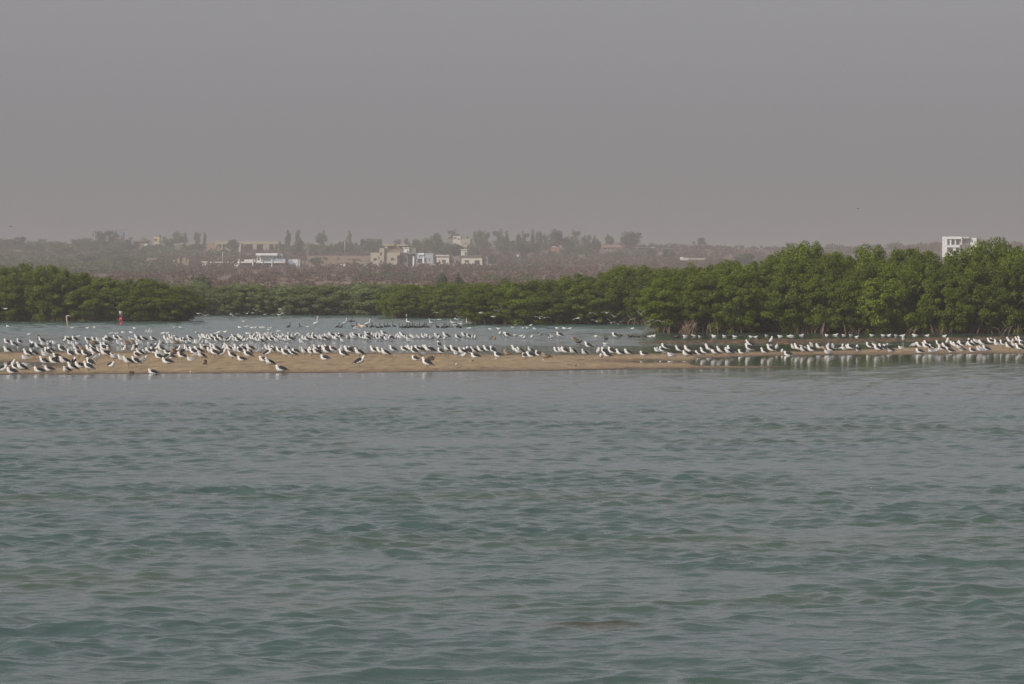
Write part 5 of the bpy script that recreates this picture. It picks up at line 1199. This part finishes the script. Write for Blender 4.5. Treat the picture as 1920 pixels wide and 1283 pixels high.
pv_ = [(0, 0, .0), (0, 0, .16), (0, -.02, .33), (0, 0, .50), (0, 0, .60), (0, -.005, .68), (0, -.01, .77),      # pelvis .. head
       (-.17, 0, .52), (-.24, -.02, .28), (-.20, -.14, .08), (-.19, -.20, .0),                                   # left arm
       (.17, 0, .52), (.30, -.04, .40), (.36, -.06, .64), (.16, -.03, .88),                                      # right arm raised to the bucket
       (-.09, 0, -.06), (-.10, -.02, -.45), (-.10, .03, -.86), (-.10, -.12, -.90),
       (.09, 0, -.06), (.11, -.05, -.44), (.12, .02, -.86), (.12, -.13, -.90)]
pe_ = [(0, 1), (1, 2), (2, 3), (3, 4), (4, 5), (5, 6), (3, 7), (7, 8), (8, 9), (9, 10), (3, 11), (11, 12), (12, 13), (13, 14), (0, 15), (15, 16), (16, 17), (17, 18), (0, 19), (19, 20), (20, 21), (21, 22)]
pr_ = [(.15, .12), (.125, .10), (.15, .11), (.13, .09), (.055, .055), (.085, .095), (.08, .09), (.06, .055), (.045, .045), (.035, .035), (.035, .02), (.06, .055), (.045, .045), (.036, .036), (.035, .02),
       (.09, .09), (.06, .06), (.04, .04), (.03, .03), (.09, .09), (.06, .06), (.04, .04), (.03, .03)]
body = skin_body("person", pv_, pe_, pr_, M_skin)
person = link("person", body); person.location = (X, D, -0.03); person.rotation_euler = (R(6), 0, R(-62))
tag(person, "person in a pink shirt wading in the lagoon with a white bucket on the head", "person")
mb = MB(); mb.loft([(0, 0, -.02), (0, 0, .10), (0, -.01, .25), (0, -.005, .42), (0, 0, .52), (0, 0, .575)], [.17, .17, .20, .235, .21, .08], [.15, .14, .15, .15, .125, .07], n=18)
for s, pts in ((-1, [(-.14, 0, .52), (-.225, -.01, .40), (-.255, -.02, .27)]), (1, [(.14, 0, .52), (.24, -.03, .47), (.315, -.045, .40)])):
    mb.loft(pts, [.075, .072, .068], n=10)
mb.build("shirt", M_shirt, person, True)
mb = MB(); mb.loft([(0, 0, .0), (0, 0, -.08), (0, .0, -.30), (0, .0, -.62)], [.19, .215, .25, .29], [.155, .17, .2, .24], n=18); mb.build("skirt", M_skirt, person, True)
mb = MB(); mb.loft([(0, .01, .655), (0, .015, .72), (0, .015, .80), (0, .01, .845)], [.085, .102, .098, .04], [.095, .112, .108, .04], n=14); mb.build("hair", M_skirt, person, True)
for x_, y_ in ((-.03, -.105), (.03, -.105)):
    mb = MB(); mb.loft([(x_, y_ + .012, .73), (x_, y_, .73)], [.012, .006], n=8); mb.build("eye", M_bw, person, True)
# five fingers each hand, curled
for hx, hy, hz, sx in ((.15, -.03, .90, 1), (-.19, -.215, -.01, -1)):
    mb = MB()
    for i in range(4):
        l = [.055, .065, .06, .045][i]; mb.tube([(hx - .026 + .018 * i, hy, hz), (hx - .026 + .018 * i, hy - .012, hz + l * .5), (hx - .03 + .018 * i, hy + .004, hz + l)], .009, .007, 6)
    mb.tube([(hx - sx * .03, hy, hz - .02), (hx - sx * .055, hy - .01, hz + .005), (hx - sx * .06, hy - .005, hz + .03)], .010, .008, 6); mb.build("fingers", M_skin, person, True)
mb = MB(); mb.loft([(0, 0, 0), (0, 0, .02), (0, 0, .24), (0, 0, .26)], [.10, .112, .145, .152], n=24); mb.loft([(0, 0, .235), (0, 0, .262)], [.152, .160], n=24)
bk = mb.build("bucket", M_bucket, None, True); bk.location = (X - .06, D - .05, -0.03 + .83); tag(bk, "white plastic bucket carried on the wading person's head", "bucket")
D = dist(613.0); mb = MB()
mb.tube([(0, 0, -.4), (-.01, 0, .10), (-.06, 0, .45), (-.11, 0, .84)], .05, .042, 8)
post = mb.build("leaning_post", M_wpole, None, True); post.location = (wx(127, D), D, 0); post.data.materials.clear(); post.data.materials.append(simple("sun_bleached_wood", (0.42, 0.33, 0.22), .9, .25, 5))
tag(post, "bleached wooden post leaning in the water left of the wading person", "post")
mb = MB(); mb.loft([(-.12, 0, .83), (.05, .02, .86), (.24, .03, .80)], [.03, .028, .02], [.035, .03, .018], n=7); mb.build("cross_piece", M_wpole, post, True)
# litter and lumps on the sand
def lump(px, py, sc, mat, nm, lab, flat=.5, ring=False):
    D = dist(py, .05); mb = MB(); r = random.Random(int(px))
    if ring:
        pts = [(.10 * cos(a), .07 * sin(a), .06 + .05 * sin(a)) for a in [2 * pi * i / 12 for i in range(13)]]; mb.tube([(x*.7,y*.7,z*.6) for x,y,z in pts], .02, .02, 6)
    else: mb.loft([(-.10, 0, 0.0), (-.06, 0, .03), (0, 0, .05), (.07, 0, .03), (.11, 0, 0.0)], [.01, .06, .08, .06, .01], [.01, .05 * flat * 2, .07 * flat * 2, .05 * flat, .01], n=9)
    o = mb.build(nm, mat, None, True); o.location = (wx(px, D), D, land_z(px, py) if land_z(px, py) > 0 else 0.0); o.scale = (sc,) * 3; o.rotation_euler = (0, 0, r.uniform(0, 3)); tag(o, lab, "litter" if not ring else "debris")
lump(246.8, 698.8, 1.1, M_wj, "driftwood_ring", "small dark ring of debris on sand left of the lowest resting gull", ring=True)
lump(1018.7, 676.3, .5, M_bg, "shell", "small white shell on the middle of the sandbar")
lump(930, 674, .5, M_bw, "shell", "tiny white shell on sand below the brown resting gull")
lump(856, 684.5, .5, M_bw, "shell", "pale shell on the lower middle of the sandbar")
lump(357.5, 697.5, .45, M_bw, "shell", "pale shell at the water edge right of the lowest gull")
lump(886.5, 678.5, .55, M_wj, "stone", "small dark stone on the middle of the sandbar")
lump(1080, 686.5, .5, M_wj, "stone", "small dark stone near the lower edge of the sandbar")
lump(1634.5, 911, .18, simple("yellow_leaf", (.35, .27, .05), .6), "floating_leaf", "tiny yellow leaf floating on the open water")
lump(503, 954.5, .18, simple("salmon_leaf", (.4, .24, .18), .6), "floating_leaf", "tiny salmon coloured leaf floating on the open water")
